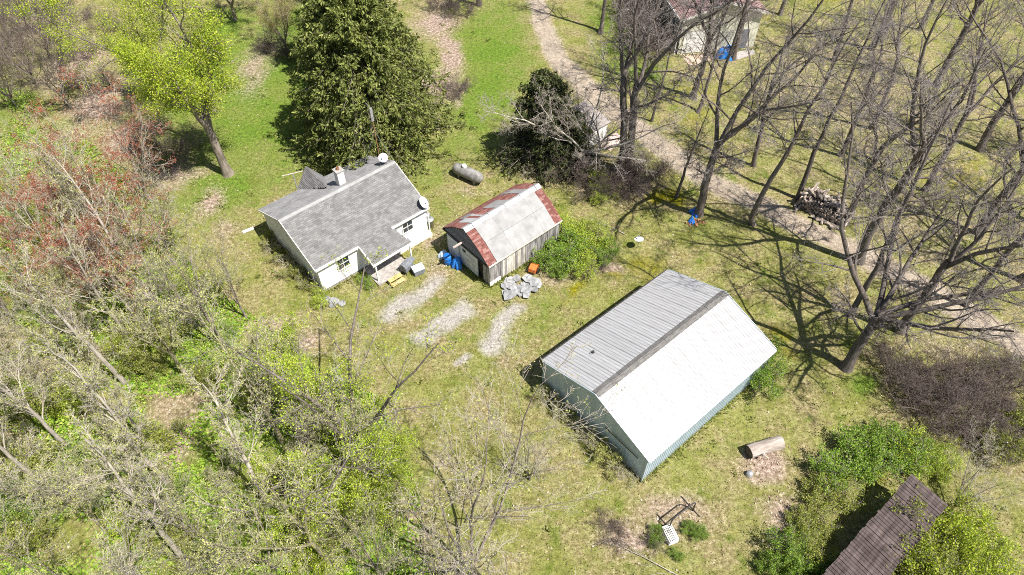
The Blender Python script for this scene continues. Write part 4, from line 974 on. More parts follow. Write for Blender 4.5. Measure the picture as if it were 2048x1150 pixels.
def plant(key, name, label, cat, loc, rz=0.0, scale=1.0, group=None, tilt=(0, 0), leafmat_=None):
    t = thing(name, label, cat, (loc[0], loc[1], 0), rz, group); t.scale = (scale,) * 3 if not hasattr(scale, '__len__') else scale; t.rotation_euler = (tilt[0], tilt[1], rz)
    for nm, me in KIND[key]:
        o = link(nm, me, None, t)
        if leafmat_ and nm == 'leaves': o.material_slots[0].link = 'OBJECT'; o.material_slots[0].material = M[leafmat_]
    return t
G = np.random.default_rng
# --- right-hand bare trees
make_proto('oak0', spec_oak(G(11), 20), 'bark_dark', 'twig_dark', seed=1)
make_proto('oak1', spec_oak(G(12), 20, .48, 3, 20), 'bark_dark', 'twig_dark', seed=2)
make_proto('oak2', spec_oak(G(23), 20, .36, 4, 26), 'bark_dark', 'twig_dark', seed=3)
make_proto('oak3', spec_oak(G(24), 20, .5, 2, 16, .07, .0125), 'bark_dark', 'twig_dark', seed=31)
make_proto('oak4', spec_oak(G(25), 20, .4, 3, 17, .07, .0125), 'bark_dark', 'twig_dark', seed=32)
make_proto('tall0', spec_tall(G(14), 20), 'bark_dark', 'twig_dark', seed=4)
make_proto('tall1', spec_tall(G(15), 20, .5, 10, 55), 'bark_dark', 'twig_dark', seed=5)
make_proto('tall2', spec_tall(G(16), 19, .36, 13, 45, .015), 'bark_dark', 'twig_dark', seed=6)
make_proto('spreading', spec_oak(G(37), 17, .28, 6, 46, .045, .0195, 3), 'bark_dark', 'twig_dark', seed=7)
RT_ = [
 # px, py, kind, scale, rz, label
 (1237, 346, 'oak1', 1.0, .4, 'left stem of the twin tall bare trees beside the dark evergreen'),
 (1257, 344, 'oak0', 1.02, 2.6, 'right stem of the twin tall bare trees, with an arching limb over the road'),
 (1397, 428, 'oak2', 1.0, 1.1, 'big forked bare tree with the blue tarp at its foot'),
 (1506, 448, 'tall0', .95, .2, 'bare tree standing at the near edge of the dirt road left of the woodpile'),
 (1597, 396, 'tall1', .92, 2.0, 'thin straight bare tree at the left end of the woodpile'),
 (1690, 448, 'oak4', .95, 4.1, 'bare tree at the right end of the woodpile'),
 (1717, 522, 'oak1', 1.08, 3.3, 'thick bare tree by the road below the woodpile, casting a long forked shadow'),
 (1700, 630, 'tall1', .9, 5.2, 'slim bare tree on the lawn between the metal barn and the road'),
 (1692, 735, 'spreading', 1.08, .7, 'massive wide-spreading bare tree off the far corner of the metal barn'),
 (1800, 662, 'oak0', .9, 1.9, 'leaning bare tree just behind the massive spreading tree'),
 (1507, 331, 'oak3', .8, 1.2, 'slender bare tree on the lawn beyond the road above the woodpile'),
 (1680, 311, 'oak3', .85, 3.0, 'bare tree standing alone beyond the woodpile'),
 (1741, 98, 'oak1', 1.0, 5.5, 'stout bare tree in the upper right lawn with flared roots'),
 (1669, 121, 'tall1', .9, .9, 'thin bare tree in the upper right lawn left of the stout one'),
 (1385, 196, 'oak2', .9, 4.2, 'tall grey bare tree in front of the cream garage'),
 (1396, 224, 'tall2', .62, .1, 'small bare sapling just below the tall grey tree by the garage'),
 (1200, 67, 'tall0', .95, 4.4, 'bare tree on the green lawn left of the garage'),
 (1303, 242, 'tall1', .55, 2.9, 'thin young bare tree at the upper edge of the road'),
 (1352, 395, 'tall2', .5, 3.9, 'small crooked bare tree left of the blue tarp tree'),
 (1740, 256, 'oak4', .85, 2.2, 'bare tree in the middle of the right-hand lawn'),
 (1872, 172, 'oak0', 1.0, .3, 'dark leaning bare tree near the upper right edge'),
 (1960, 300, 'oak1', .95, 2.4, 'bare tree at the right edge above the road bend'),
 (1955, 468, 'oak2', .95, 5.0, 'bare forked tree beside the road at the right edge'),
 (1850, 380, 'oak4', .95, .8, 'tall bare tree across the road from the massive spreading tree'),
 (1465, 118, 'oak0', .9, 3.6, 'bare tree beside the blue tarp at the garage wall'),
 (958, 10, 'oak2', .95, 1.5, 'bare tree at the top edge between the evergreen and the road'),
 (1838, 60, 'oak3', .9, 4.6, 'thin bare tree in the top right lawn'),
 (1560, 30, 'tall1', .95, 5.9, 'bare tree just right of the cream garage'),
 (1930, 610, 'oak3', .8, .5, 'bare tree on the far side of the road bend at the right'),
 (2040, 560, 'oak0', .9, 4.9, 'bare tree cut by the right edge of the view'),
]
for px, py, k, s, rz, lb in RT_:
    plant(k, 'bare_tree', lb, 'tree', P(px, py), rz, s, 'bare trees along the road and right-hand lawn', tilt=(R(3.2 * math.sin(px * 1.7)), R(3.2 * math.cos(py * 2.3))))
make_proto('pale_spread', spec_oak(G(41), 12, .22, 5, 52, .02), 'bark_pale', 'twig_mid', seed=8)
plant('pale_spread', 'bare_tree', 'low spreading pale-limbed bare tree between the evergreens and the twin trees', 'tree', P(1160, 345), 2.2, .95)
plant('pale_spread', 'bare_tree', 'small tangled bare tree leaning over the dark evergreens from the right', 'tree', P(1195, 322), 4.9, .75)
# far ones beyond the top edge whose shadows and crowns reach in
rr = random.Random(77)
for px, py in ((1500, -60), (1620, -70), (1760, -40), (1900, -60), (2060, -20), (2120, 160), (2150, 330), (1130, -50), (2130, 470)):
    plant(rr.choice(['oak0', 'oak1', 'tall0', 'tall2']), 'bare_tree', 'bare tree at the far side of the right-hand lawn', 'tree', P(px, py), rr.uniform(0, 6), rr.uniform(.9, 1.05), 'bare trees beyond the lawn')

# --- conifers
def make_conifer(key, H, Rm, seed, nb, mat, droop=.5, needle=.34, nn=46000, power=.75, first=.04):
    rg = G(seed); T = trunk_path(H, H * .016, rg, 10, (0, 0), .005, .06)
    t = first + (1 - first) * (np.arange(nb) + rg.random(nb)) / nb; t = t ** 1.15 * .97 + .015
    h = t * H; Lb = Rm * np.clip(1 - t, .02, 1) ** power * rg.uniform(.72, 1.12, nb); az = np.arange(nb) * 2.39996 + rg.normal(0, .3, nb)
    Lb *= 1 + .16 * np.sin(az * 3 + 1) * (t < .7)
    n = 7; s = np.linspace(0, 1, n)[None]; rad = Lb[:, None] * s; zz = h[:, None] + Lb[:, None] * (.12 * s - droop * s ** 2 * (1 - .6 * t[:, None]))
    az2 = az[:, None] + rg.normal(0, .12, (nb, 1)) * s
    B = np.stack([np.cos(az2) * rad, np.sin(az2) * rad, np.maximum(zz, .15)], -1); Rb = .05 * (Lb[:, None] / Rm + .2) * np.linspace(1, .25, n)[None]
    l2 = level(B, Rb, rg, 9, .2, 1, .3, 55, 4, -.09, .1, .5, .4, .6, rmin=.009)
    l3 = level(*l2, rg, 4, .2, 1, .45, 50, 3, -.12, .12, .6, .5, .3, rmin=.007)
    rec = []
    for nm, lst, mt in (('trunk', [(T, 8)], 'bark_dark'), ('branches', [((B, Rb), 4), (l2, 3)], 'bark_mid')):
        V, F = join([tubes_np(p[0], p[1], q) for p, q in lst]); m = mesh_np(nm, V, F, smooth=True); m.materials.append(M[mt]); rec.append((nm, m))
    ps, ax = [], []
    for q, c in ((B, .12), (l2[0], .4), (l3[0], .48)):
        p, a = along(q, int(nn * c), rg, .3); ps.append(p); ax.append(a)
    ps = np.concatenate(ps); ax = np.concatenate(ax); ps = ps + rg.normal(0, .05, ps.shape)
    V, F = leaf_quads(ps, needle, rg, .34, .35, ax); V[:, 2] = np.maximum(V[:, 2], .02); m = mesh_np('crown', V, F); m.materials.append(M[mat]); rec.append(('crown', m)); KIND[key] = rec
make_conifer('spruce', 15.5, 7.0, 51, 380, 'needle', .40, .29, 118000, .42)
make_conifer('spruce2', 15, 6.0, 52, 280, 'needle', .42, .30, 74000, .45)
make_conifer('cedar', 7.5, 3.5, 53, 170, 'needle_dark', .3, .22, 30000, .42)
def crown_base(px, py, z): return P(px, py, z)
q = P(752, 300); plant('spruce', 'spruce_tree', 'huge broad spruce with drooping branches behind the house', 'spruce tree', (q[0] - .2, q[1] + .4), .5, 1.0)
q = P(705, 150); plant('spruce2', 'spruce_tree', 'tall spruce standing behind the huge one near the top edge', 'spruce tree', q, 2.2, .95)
q = P(1085, 318); plant('cedar', 'evergreen_tree', 'dark conical evergreen beside the small white shed', 'evergreen tree', q, 1.0, 1.12)
q = P(1140, 330); plant('cedar', 'evergreen_tree', 'smaller dark evergreen tucked in front of the conical one', 'evergreen tree', q, 3.4, .72)

# --- leafing trees on the left
make_proto('willow', spec_fork(G(61), 13, .36, 4, 30, .0225, .045, 12, 7), 'bark_mid', 'twig_mid', 'leaf_lime', 36000, .10, 6, hang=.2, cluster=2, spread=.25)
q = P(457, 348); plant('willow', 'leafing_tree', 'big forked tree in fresh lime-green leaf on the left lawn', 'tree', q, 1.35, 1.3)
make_proto('willow2', spec_fork(G(63), 12, .2, 5, 30, .018, .05, 8, 6), 'bark_mid', 'twig_mid', 'leaf_lime', 22000, .10, 6, hang=.2, cluster=2, spread=.2)
q = P(345, 200); plant('willow2', 'leafing_tree', 'lime-green leafing tree behind the big forked one on the left lawn', 'tree', q, 2.0, 1.2)
q = P(575, 110); plant('willow2', 'leafing_tree', 'olive tan young-leafed tree between the lime tree and the spruce', 'tree', q, .4, .62, leafmat_='leaf_tan')
q = P(470, 40); plant('willow2', 'leafing_tree', 'lime-green tree cut by the top edge left of the spruce', 'tree', q, 4.4, .9)
q = P(660, 20); plant('willow2', 'leafing_tree', 'tan-green leafing tree at the top edge behind the spruces', 'tree', q, 3.1, .8, leafmat_='leaf_tan')
make_proto('redbud', spec_fork(G(64), 5, .2, 5, 35, .02), 'bark_mid', 'twig_mid', 'leaf_purple', 3500, .12, 6)
plant('redbud', 'redbud_tree', 'small tree with purple blossom at the top left edge', 'tree', P(130, 30), .3, 1.0)

# centre and bottom trees
make_proto('centre', spec_fork(G(71), 14, .22, 5, 28, .017, .03, 7, 6), 'bark_dark', 'twig_mid', 'leaf_bright', 3000, .10, 8, cluster=2, spread=.08)
q = P(728, 925); plant('centre', 'young_tree', 'dark-limbed tree with sparse new leaves in front of the house porch', 'tree', q, 2.3, 1.1)
make_proto('bottom', spec_fork(G(77), 12, .10, 6, 27, .0135, .05, 10, 8), 'bark_mid', 'twig_pale', 'leaf_bud', 3800, .075, 9)
q = P(945, 1150); plant('bottom', 'young_tree', 'wide many-limbed bare tree at the bottom edge left of the metal barn', 'tree', q, .6, 1.2)
q = P(1080, 960); plant('bottom', 'young_tree', 'slender budding tree in the grass at the left gable of the metal barn', 'tree', (q[0] - .6, q[1]), 2.6, .42)
make_proto('bright', spec_fork(G(75), 8, .2, 5, 34, .012, .04, 8, 6), 'bark_mid', 'twig_mid', 'leaf_bright', 13000, .105, 8, cluster=3, spread=.16)
for k, (px, py, s, lb) in enumerate(((640, 850, 1.0, 'bright yellow-green young tree left of the dark-limbed tree'), (730, 990, .9, 'bright yellow-green young tree below the dark-limbed tree'), (600, 770, .7, 'small bright green tree at the wood edge by the white box'), (690, 1060, .85, 'bright green young tree low in the bottom middle of the wood'), (800, 960, .62, 'small bright green tree at the right edge of the wood'))):
    plant('bright', 'young_tree', lb, 'tree', P(px, py), k * 1.3, s)
# --- the wood on the left
make_proto('wood0', spec_tall(G(81), 15, .34, 15, 30, .0125, twig=8, a2=27, up=.11), 'bark_pale', 'twig_pale', 'leaf_bud', 2600, .08, 11)
make_proto('wood1', spec_tall(G(82), 14, .28, 16, 32, .0115, twig=8, a2=28, up=.11), 'bark_pale', 'twig_pale', 'leaf_bud', 3000, .08, 12)
make_proto('wood2', spec_fork(G(83), 13, .3, 3, 16, .0125, .08, 8, 5), 'bark_moss', 'twig_pale', 'leaf_bud', 3800, .085, 13)
make_proto('wood3', spec_fork(G(84), 11, .2, 4, 22, .011, .08, 8, 5), 'bark_mid', 'twig_mid', 'leaf_bud', 4200, .085, 14)
make_proto('wood4', spec_fork(G(86), 10, .12, 6, 24, .008, .07, 9, 7), 'bark_mid', 'twig_pale', 'leaf_bud', 2400, .08, 17)
make_proto('maple', spec_fork(G(85), 12, .22, 4, 20, .011, .08, 8, 5), 'bark_pale', 'twig_pale', 'leaf_red', 8000, .09, 15)
KEYTREES = [
 (385, 1142, 'wood0', 1.0, 'long pale-trunked tree leaning across the bottom left of the wood'), (348, 978, 'wood1', 1.0, 'pale-trunked tree in the lower left wood above the leaning one'),
 (250, 765, 'wood0', .9, 'pale thin-trunked tree in the middle of the left wood'), (565, 885, 'wood2', 1.0, 'thick pale mossy-trunked tree in the middle of the wood'),
 (660, 1128, 'wood2', .95, 'pale grey trunk rising at the bottom middle of the wood'), (300, 600, 'wood1', 1.0, 'tall pale tree in the upper part of the left wood'),
 (150, 905, 'wood1', .9, 'pale tree at the lower left edge'), (455, 700, 'wood3', .95, 'budding many-stemmed tree facing the left gable of the house'),
 (540, 1010, 'wood0', .85, 'pale tree between the mossy trunk and the bottom edge')]
for k, (px, py, kd, s, lb) in enumerate(KEYTREES): plant(kd, 'woodland_tree', lb, 'tree', P(px, py), k * 1.7, s, 'trees of the left-hand wood')
reds = [(215, 240, 'reddish maple furthest up the overgrown track at the top of the wood'), (70, 430, 'reddish maple near the left edge, halfway down the red patch of the wood'), (20, 500, 'reddish maple cut by the left edge at the bottom of the red patch'), (165, 480, 'reddish maple in the middle of the red patch of the wood'), (235, 470, 'reddish maple at the right side of the red patch, towards the house'), (120, 310, 'reddish maple at the upper left of the red patch'), (185, 370, 'reddish maple in the upper middle of the red patch of the wood'), (40, 330, 'reddish maple at the left edge below the grey thicket')]
for k, (px, py, lb) in enumerate(reds):
    b = P(px, py, 8.0); plant('maple', 'maple_tree', lb, 'maple tree', b, k * 1.1, rr.uniform(.72, .92), 'reddish maples of the left-hand wood')
BASE = wpoly([(-260, 330), (120, 390), (280, 440), (400, 540), (500, 640), (620, 750), (710, 850), (770, 960), (830, 1100), (840, 1420), (-260, 1420)])
xs = [q[0] for q in BASE]; ys = [q[1] for q in BASE]; pts = []
while len(pts) < 62:
    x, y = rr.uniform(min(xs), max(xs)), rr.uniform(max(4.5, min(ys)), max(ys))
    if in_poly(np.array([x]), np.array([y]), BASE)[0] and all((x - a) ** 2 + (y - b) ** 2 > 2.2 ** 2 for a, b in pts): pts.append((x, y))
for k, (x, y) in enumerate(pts):
    kd = rr.choice(['wood0', 'wood1', 'wood2', 'wood3', 'wood3', 'wood4', 'wood4']); plant(kd, 'woodland_tree', 'pale slender budding tree in the crowded left-hand wood', 'tree', (x, y), rr.uniform(0, 6.2), rr.uniform(.55, .88), 'budding trees crowded in the left-hand wood')
# dense grey thicket top left
make_proto('thicket', spec_fork(G(91), 10, .14, 7, 30, .010, .03, 13, 9), 'bark_mid', 'twig_brown', None, 0, seed=16)
for k, (px, py, s, lb) in enumerate(((140, 215, 1.0, 'twiggy grey-brown tree at the lower right tip of the top left thicket'), (75, 170, .95, 'twiggy grey-brown tree in the middle of the top left thicket'), (105, 120, .85, 'twiggy grey-brown tree on the track side of the top left thicket'), (20, 120, 1.0, 'twiggy grey-brown tree at the left edge of the top left thicket'), (35, 215, .9, 'twiggy grey-brown tree lowest at the left edge of the top left thicket'), (60, 60, .9, 'twiggy grey-brown tree high up in the top left thicket'), (-30, 60, 1.0, 'twiggy grey-brown tree cut by the top left corner of the view'), (100, 20, .7, 'small twiggy grey-brown tree at the top edge beside the purple tree'))):
    plant('thicket', 'thicket_tree', lb, 'tree', P(px, py), k * 2.1, s, 'twiggy trees of the top left thicket')

# --- shrubs
make_proto('bush', spec_shrub(G(101), 2.1, 16, 42, 7, 6, .26), 'bark_mid', 'twig_mid', 'leaf_green', 7600, .095, 21, names=('stems', 'limbs', 'twigs', 'leaves'), cluster=3, spread=.1, aspect=.75)
make_proto('bush_loose', spec_shrub(G(102), 2.0, 10, 42, 7, 5, .25), 'bark_mid', 'twig_mid', 'leaf_olive', 5600, .085, 22, names=('stems', 'limbs', 'twigs', 'leaves'), cluster=2, spread=.08)
make_proto('brush', spec_shrub(G(103), 2.2, 18, 50, 8, 7, .3, 3), 'twig_brown', 'twig_brown', None, 0, seed=23, names=('stems', 'limbs', 'twigs', 'leaves'))
make_proto('brush_pale', spec_shrub(G(104), 2.0, 12, 46, 7, 6, .3, 3), 'twig_pale', 'twig_pale', 'leaf_bud', 1500, .08, 24, names=('stems', 'limbs', 'twigs', 'leaves'))
def shrub(key, px, py, s, label, group=None, mat=None, flat=1.0, name='bush'):
    return plant(key, name, label, 'bush', P(px, py), (px * 7 + py * 3) % 6.28, (s, s, s * flat), group, leafmat_=mat)
g1 = 'green bushes at the right end of the old shed'
for px, py, s, mt, lb in ((1100, 522, .8, None, 'green bush nearest the orange tiller at the shed wall'), (1138, 515, 1.0, None, 'tall green bush in the middle of the shed bushes'), (1178, 500, .95, 'leaf_bright', 'bright green bush at the upper right of the shed bushes'), (1165, 538, .75, 'leaf_bright', 'low bright green bush at the front of the shed bushes'), (1122, 545, .55, None, 'small green bush low at the front left of the shed bushes'), (1208, 518, .65, None, 'small green bush at the right end of the shed bushes'), (1140, 468, .85, 'leaf_bright', 'bright green bush rising behind the far end of the old shed')):
    shrub('bush', px, py, s, lb, g1, mt, .85)
shrub('brush', 1195, 538, .55, 'low bare twig bush at the right foot of the green shed bushes')
g2 = 'green bushes around the lean-to'
for px, py, s, mt, lb in ((1690, 950, 1.0, None, 'leafy green bush furthest left above the lean-to roof edge'), (1735, 925, 1.0, None, 'leafy green bush above the lean-to, left of its top corner'), (1790, 912, 1.0, None, 'leafy green bush just above the top corner of the lean-to roof'), (1842, 922, .85, 'leaf_bright', 'bright green bush right of the top corner of the lean-to roof'), (1665, 1005, .8, 'leaf_olive', 'olive green bush left of the black shade of the lean-to'), (1890, 945, .65, 'leaf_bright', 'small bright green bush at the far right end of the lean-to row'), (1628, 1060, .7, 'leaf_olive', 'olive bush lowest along the left side of the lean-to')):
    shrub('bush', px - 12, py - 8, s, lb, g2, mt, .75)
for px, py, s, mt, lb in ((1585, 1125, .8, None, 'small green bush at the bottom edge, second from the lean-to'), (1622, 1112, .75, 'leaf_olive', 'small olive bush at the bottom edge, nearest the lean-to'), (1555, 1140, .65, None, 'smallest green bush at the bottom edge, furthest from the lean-to')):
    shrub('bush', px, py, s, lb, 'bushes at the bottom edge', mt)
for px, py, s, mt, lb in ((1830, 1085, 1.1, 'leaf_olive', 'olive bush pressing on the middle of the lean-to roof'), (1880, 1120, 1.15, 'leaf_lime', 'yellow-green bush in the middle of the bottom right bush mass'), (1905, 1075, 1.0, 'leaf_lime', 'yellow-green bush below the right corner of the lean-to roof'), (1800, 1150, 1.1, 'leaf_olive', 'olive bush over the lower part of the lean-to roof'), (1945, 1110, .9, 'leaf_bright', 'bright green bush at the right end of the bottom right bush mass'), (1860, 1170, 1.1, 'leaf_lime', 'yellow-green bush cut by the bottom edge below the lean-to'), (1930, 1165, 1.0, 'leaf_lime', 'yellow-green bush cut by the bottom edge at the right end of the bush mass')):
    shrub('bush', px, py, s, lb, 'yellow-green bushes below the lean-to', mt)
for px, py, s, lb in ((1810, 770, 1.0, 'dark bare brush at the left end of the thicket, near the spreading tree'), (1860, 800, 1.1, 'dark bare brush in the left middle of the thicket'), (1905, 780, 1.1, 'dark bare brush in the upper middle of the thicket'), (1850, 845, 1.05, 'dark bare brush at the lower left of the thicket'), (1920, 845, 1.1, 'dark bare brush at the bottom middle of the thicket'), (1965, 790, 1.0, 'dark bare brush in the right middle of the thicket'), (1975, 860, 1.0, 'dark bare brush at the lower right of the thicket'), (2015, 820, 1.0, 'dark bare brush nearest the right edge, low in the thicket'), (1790, 735, .9, 'dark bare brush highest up at the left of the thicket'), (2030, 755, 1.0, 'dark bare brush at the upper right end of the thicket')):
    shrub('brush', px, py, s * 1.15, lb, 'dark brush thicket at the right', None, .9)
for px, py, s, lb in ((2010, 900, .9, 'dark green bush below the brush thicket near the right edge'), (2042, 860, .9, 'dark green bush cut by the right edge beside the brush thicket'), (1985, 885, .7, 'small dark green bush at the lower right foot of the brush thicket')): shrub('bush', px, py, s, lb, 'dark green bushes at the right edge', 'leaf_olive')
t = shrub('bush_loose', 1512, 765, 1.15, 'green bush climbing the long side of the metal barn', None, 'leaf_green', 1.15)
for k in range(9):
    q = BP(-.32, .8 + k * .95); kk = ('brush_pale', 'brush_pale', 'bush_loose')[k % 3]
    plant(kk, 'bush', 'loose twiggy bush growing along the shaded left gable of the metal barn', 'bush', q, k * 1.3, .45 + .25 * ((k * 7) % 5) / 4, 'bushes along the barn gable', leafmat_='leaf_bud' if kk == 'bush_loose' else None)
for k in range(7):
    q = HP(-.3, .6 + k * 1.15); kk = ('bush_loose', 'brush_pale')[k % 2]
    plant(kk, 'bush', 'loose twiggy bush along the shaded left gable of the white house', 'bush', q, k * 1.9, .5 + .2 * ((k * 5) % 4) / 3, 'bushes along the house gable', leafmat_='leaf_olive' if kk == 'bush_loose' else None)
shrub('bush', 642, 606, .42, 'small bright green bush at the front left corner of the house', None, 'leaf_bright')
shrub('bush_loose', 735, 575, .45, 'small green bush at the left side of the porch', None, 'leaf_green')
for px, py, s in ((1215, 370, 1.0), (1260, 372, 1.0), (1285, 360, .95), (1180, 385, .8), (1240, 395, .8), (1300, 345, .9)):
    shrub('brush', px, py, s, 'brown bare brush around the feet of the twin tall trees', 'brush at the twin trees')
for px, py, s in ((1185, 365, .6), (1215, 385, .5), (1195, 400, .5)): shrub('bush', px, py, s, 'low bright green bush in the brush between shed and twin trees', 'low green bushes by the twin trees', 'leaf_bright')
for px, py, s in ((1265, 60, 1.3), (1280, 95, 1.2), (1300, 40, 1.3), (1310, 110, 1.1), (1255, 20, 1.2)): shrub('brush', px, py, s * 1.1, 'dense bare brush at the left wall of the cream garage', 'brush by the garage', None, 1.2)
for px, py, s in ((1125, 345, 1.5),): shrub('brush', px, py, s, 'tall brown bare brush growing up between the two dark evergreens')
for px, py, s in ((1035, 322, .9), (1075, 345, .9), (1120, 350, .8), (1020, 300, .7)): shrub('brush_pale', px, py, s, 'pale dead twiggy brush in front of the dark evergreens', 'pale brush before the evergreens')
for px, py, s in ((905, 195, .7), (925, 180, .6), (590, 115, .9), (540, 100, .9), (880, 20, .9), (930, 30, .8)): shrub('brush', px, py, s, 'brown twiggy bush in the dead leaves beside the spruce', 'brown bushes near the spruce')
for px, py, s in ((220, 60, .9), (180, 110, .9), (200, 170, 1.0), (250, 230, 1.0), (290, 290, 1.0), (330, 350, .9), (350, 300, .9), (165, 40, .9)): shrub('brush', px, py, s, 'brown bare bush along the overgrown track at the upper left', 'bare bushes along the upper left track', None, .8)
q = P(1965, 1010); plant('bottom', 'young_tree', 'leaning small bare tree right of the brown lean-to', 'tree', P(1900, 1025), 1.0, .42, tilt=(0, R(28)))
for px, py, s in ((1382, 1062, .32), (1398, 1072, .28), (1312, 1070, .3), (1306, 1085, .22), (1352, 1112, .22)): shrub('bush', px, py, s, 'low green weed clump by the tipped white crate', 'weed clumps by the crate', 'leaf_green')
for px, py, s in ((1315, 1085, .35), (1235, 1075, .4), (1215, 1050, .35)): shrub('brush', px, py, s, 'small tangle of dead brown stems in the leaf litter near the pipe frame', 'dead stems near the pipe frame')
# understory of the wood
und = []
while len(und) < 95:
    x, y = rr.uniform(min(xs), max(xs)), rr.uniform(max(4.5, min(ys)), max(ys))
    if in_poly(np.array([x]), np.array([y]), BASE)[0] and all((x - a) ** 2 + (y - b) ** 2 > 1.3 ** 2 for a, b in und): und.append((x, y))
for k, (x, y) in enumerate(und):
    z = rr.random()
    if z < .5: plant('bush', 'bush', 'green understory bush beneath the budding trees of the left wood', 'bush', (x, y), rr.uniform(0, 6), rr.uniform(.5, .95), 'green understory bushes of the left wood', leafmat_=rr.choice(['leaf_olive', 'leaf_green', 'leaf_lime', 'leaf_bright']))
    elif z < .75: plant('brush_pale', 'bush', 'pale twiggy understory bush beneath the trees of the left wood', 'bush', (x, y), rr.uniform(0, 6), rr.uniform(.7, 1.3), 'twiggy understory of the left wood')
    else: plant('bush_loose', 'bush', 'loose olive understory bush beneath the trees of the left wood', 'bush', (x, y), rr.uniform(0, 6), rr.uniform(.8, 1.3), 'olive understory of the left wood')
# fallen trunks and branches in the wood and lawn
def fallen(pa, pb, r, label, mat='bark_pale', twigs=True, group=None):
    a, b = P(*pa), P(*pb); L = float(np.linalg.norm(b - a)); t = thing('fallen_branch', label, 'fallen branch', (a[0], a[1], 0), math.atan2(b[1] - a[1], b[0] - a[0]), group); rg = G(int(pa[0] + pa[1]))
    n = 8; z = np.linspace(0, 1, n); path = np.stack([z * L, np.cumsum(rg.normal(0, .05, n)) * L / 8, r + .02 + .25 * np.sin(z * 3) * .4], 1)[None]; Rr = (r * (1 - .7 * z))[None]
    V, F = tubes_np(path, Rr, 7); link('stem', mesh_np('stem', V, F, smooth=True), M[mat], t)
    if twigs:
        l1 = level(path, Rr, rg, 9, .25, 1, .28, 40, 5, .0, .12, .5, .3, .4, rmin=.012); l2 = level(*l1, rg, 5, .2, 1, .5, 40, 3, -.02, .15, .6, .5, .3, rmin=.008)
        V, F = join([tubes_np(*l1, 4), tubes_np(*l2, 3)]); link('twigs', mesh_np('twigs', V, F), M['twig_pale'], t)
    return t
fallen((560, 1040), (330, 1000), .09, 'fallen pale branch across the lower wood floor'); fallen((180, 1010), (30, 985), .08, 'fallen pale branch at the far lower left'); fallen((1390, 1170), (1210, 1080), .035, 'thin dead branch lying across the leaf litter left of the crate')
fallen((1560, 1085), (1600, 1130), .07, 'short dark fallen limb by the bushes at the bottom edge', 'bark_dark', False); fallen((1230, 315), (1030, 300), .1, 'long pale dead limb lying in front of the dark evergreens'); fallen((1150, 260), (1000, 345), .08, 'crooked pale dead limb sprawled over the brush beside the evergreens')
fallen((1250, 470), (1180, 440), .04, 'thin dead branch on the grass behind the green shed bushes')

# --- ground cover
rg = G(200)
def scatter(n, fn, xr=(-62, 62), yr=(6, 82)):
    x = rg.uniform(*xr, n); y = rg.uniform(*yr, n); near = rg.random(n) < 1.25 - y / 70; x, y = x[near], y[near]
    ins = np.abs(x) < 26 + y * .48; x, y = x[ins], y[ins]
    k = rg.random(len(x)) < fn(x, y); return x[k], y[k]
def outside_buildings(x, y):
    ok = np.ones(len(x), bool)
    for (f, w, h) in ((HP, 9.9, 8.3), (SP, 7.2, 5.3), (BP, 11.9, 8.9), (GP, 9, 13)):
        ok &= ~in_poly(x, y, [f(0, 0)[:2], f(w, 0)[:2], f(w, h)[:2], f(0, h)[:2]])
    return ok
x, y = scatter(260000, lambda x, y: (lambda f: (np.clip(f['litter'] * .75 + .05, 0, .9) * (1 - .6 * f['gravel']) * (1 - .5 * f['dirt'])) * outside_buildings(x, y))(fields(x, y)))
x, y = x[:62000], y[:62000]
V, F = leaf_quads(np.stack([x, y, rg.uniform(.015, .05, len(x))], 1), .12, rg, .75, 0, np.stack([rg.normal(0, 1, len(x)), rg.normal(0, 1, len(x)), rg.normal(0, .25, len(x))], 1))
V[:, 2] = np.maximum(V[:, 2], .012); o = link('fallen_leaves', mesh_np('fallen_leaves', V, F), M['litter']); tag(o, 'dead tan leaves scattered over the lawn and wood floor', 'fallen leaves', kind='stuff')
x, y = scatter(330000, lambda x, y: (lambda f: np.clip(.55 + .3 * f['lush'] - f['litter'] * .7 - f['dirt'] * 1.2 - f['gravel'] * 1.3, .0, 1) * outside_buildings(x, y))(fields(x, y)))
x, y = x[:110000], y[:110000]; n = len(x)
V, F = leaf_quads(np.stack([x, y, np.full(n, .004)], 1), .13, rg, .35, 0, np.stack([rg.normal(0, .6, n), rg.normal(0, .6, n), np.full(n, .8)], 1)); V[:, 2] = np.abs(V[:, 2]) + .003
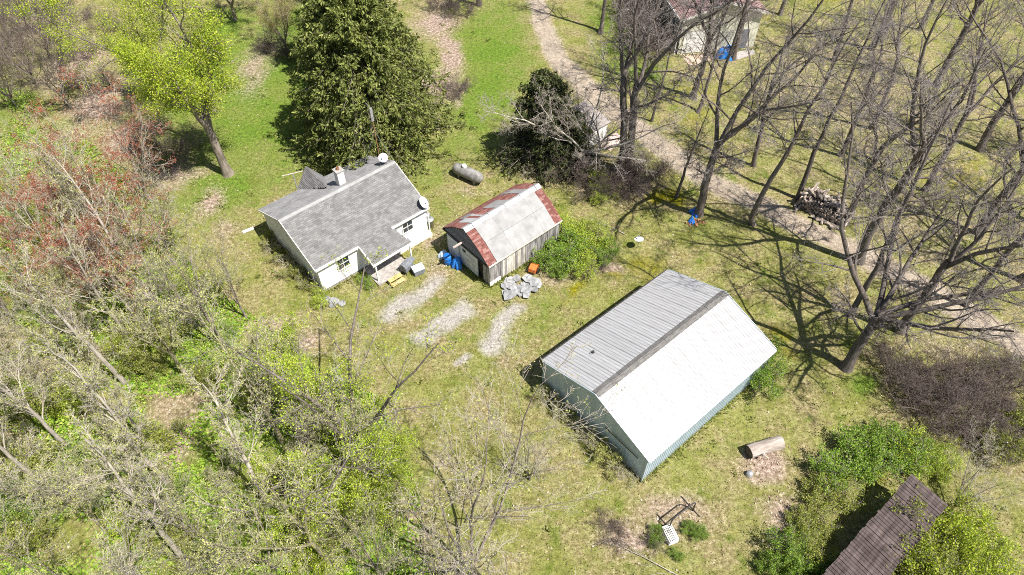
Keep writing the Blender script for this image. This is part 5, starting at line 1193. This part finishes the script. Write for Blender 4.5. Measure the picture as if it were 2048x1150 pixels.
o = link('grass', mesh_np('grass', V, F), M['grass_blade']); tag(o, 'short patchy spring grass of the lawns', 'grass', kind='stuff')
ex, ey = [], []
for f, w, h in ((HP, HL, HD), (SP, SLn, SW), (BP, BL_, BW), (GP, GW, GL)):
    for k in range(1500):
        s_ = rg.random(); side = rg.integers(0, 4); d_ = -abs(rg.normal(0, .16)) - .02
        q = f(s_ * w, d_ + .1) if side == 0 else f(s_ * w, h - d_ - .1) if side == 1 else f(d_ + .1, s_ * h) if side == 2 else f(w - d_ - .1, s_ * h)
        ex.append(q[0]); ey.append(q[1])
for k in range(420):                                # coarse tufts in the lawn
    cx, cy = rg.uniform(-30, 40), rg.uniform(14, 72)
    if outside_buildings(np.array([cx]), np.array([cy]))[0] and fields(np.array([cx]), np.array([cy]))['dirt'][0] < .2:
        m_ = rg.integers(6, 22); ex += list(cx + rg.normal(0, .14, m_)); ey += list(cy + rg.normal(0, .14, m_))
ex, ey = np.array(ex), np.array(ey); n = len(ex)
V, F = leaf_quads(np.stack([ex, ey, np.full(n, .004)], 1), .24, rg, .28, 0, np.stack([rg.normal(0, .45, n), rg.normal(0, .45, n), np.full(n, .9)], 1)); V[:, 2] = np.abs(V[:, 2]) + .003
o = link('grass', mesh_np('grass_tufts', V, F), M['tuft']); tag(o, 'coarse green grass tufts along the walls and in the lawn', 'grass', kind='stuff')
def wfn(x, y): return in_poly(x, y, WOODS) * np.clip((fbm(x * .35, y * .35, 51) - .36) * 6, 0, 1)
x, y = scatter(620000, wfn, (-62, -2), (4, 60)); x, y = x[:95000], y[:95000]; n = len(x)
hh = np.clip((fbm(x * .5, y * .5, 61) - .3), .05, .6) * rg.random(n) * .9
V, F = leaf_quads(np.stack([x, y, hh + .02], 1), .17, rg, .7, 0, np.stack([rg.normal(0, 1, n), rg.normal(0, 1, n), rg.normal(.2, .3, n)], 1)); V[:, 2] = np.maximum(V[:, 2], .012)
o = link('undergrowth', mesh_np('undergrowth', V, F), M['undergrowth']); tag(o, 'low leafy green cover on the floor of the left wood', 'undergrowth', kind='stuff')
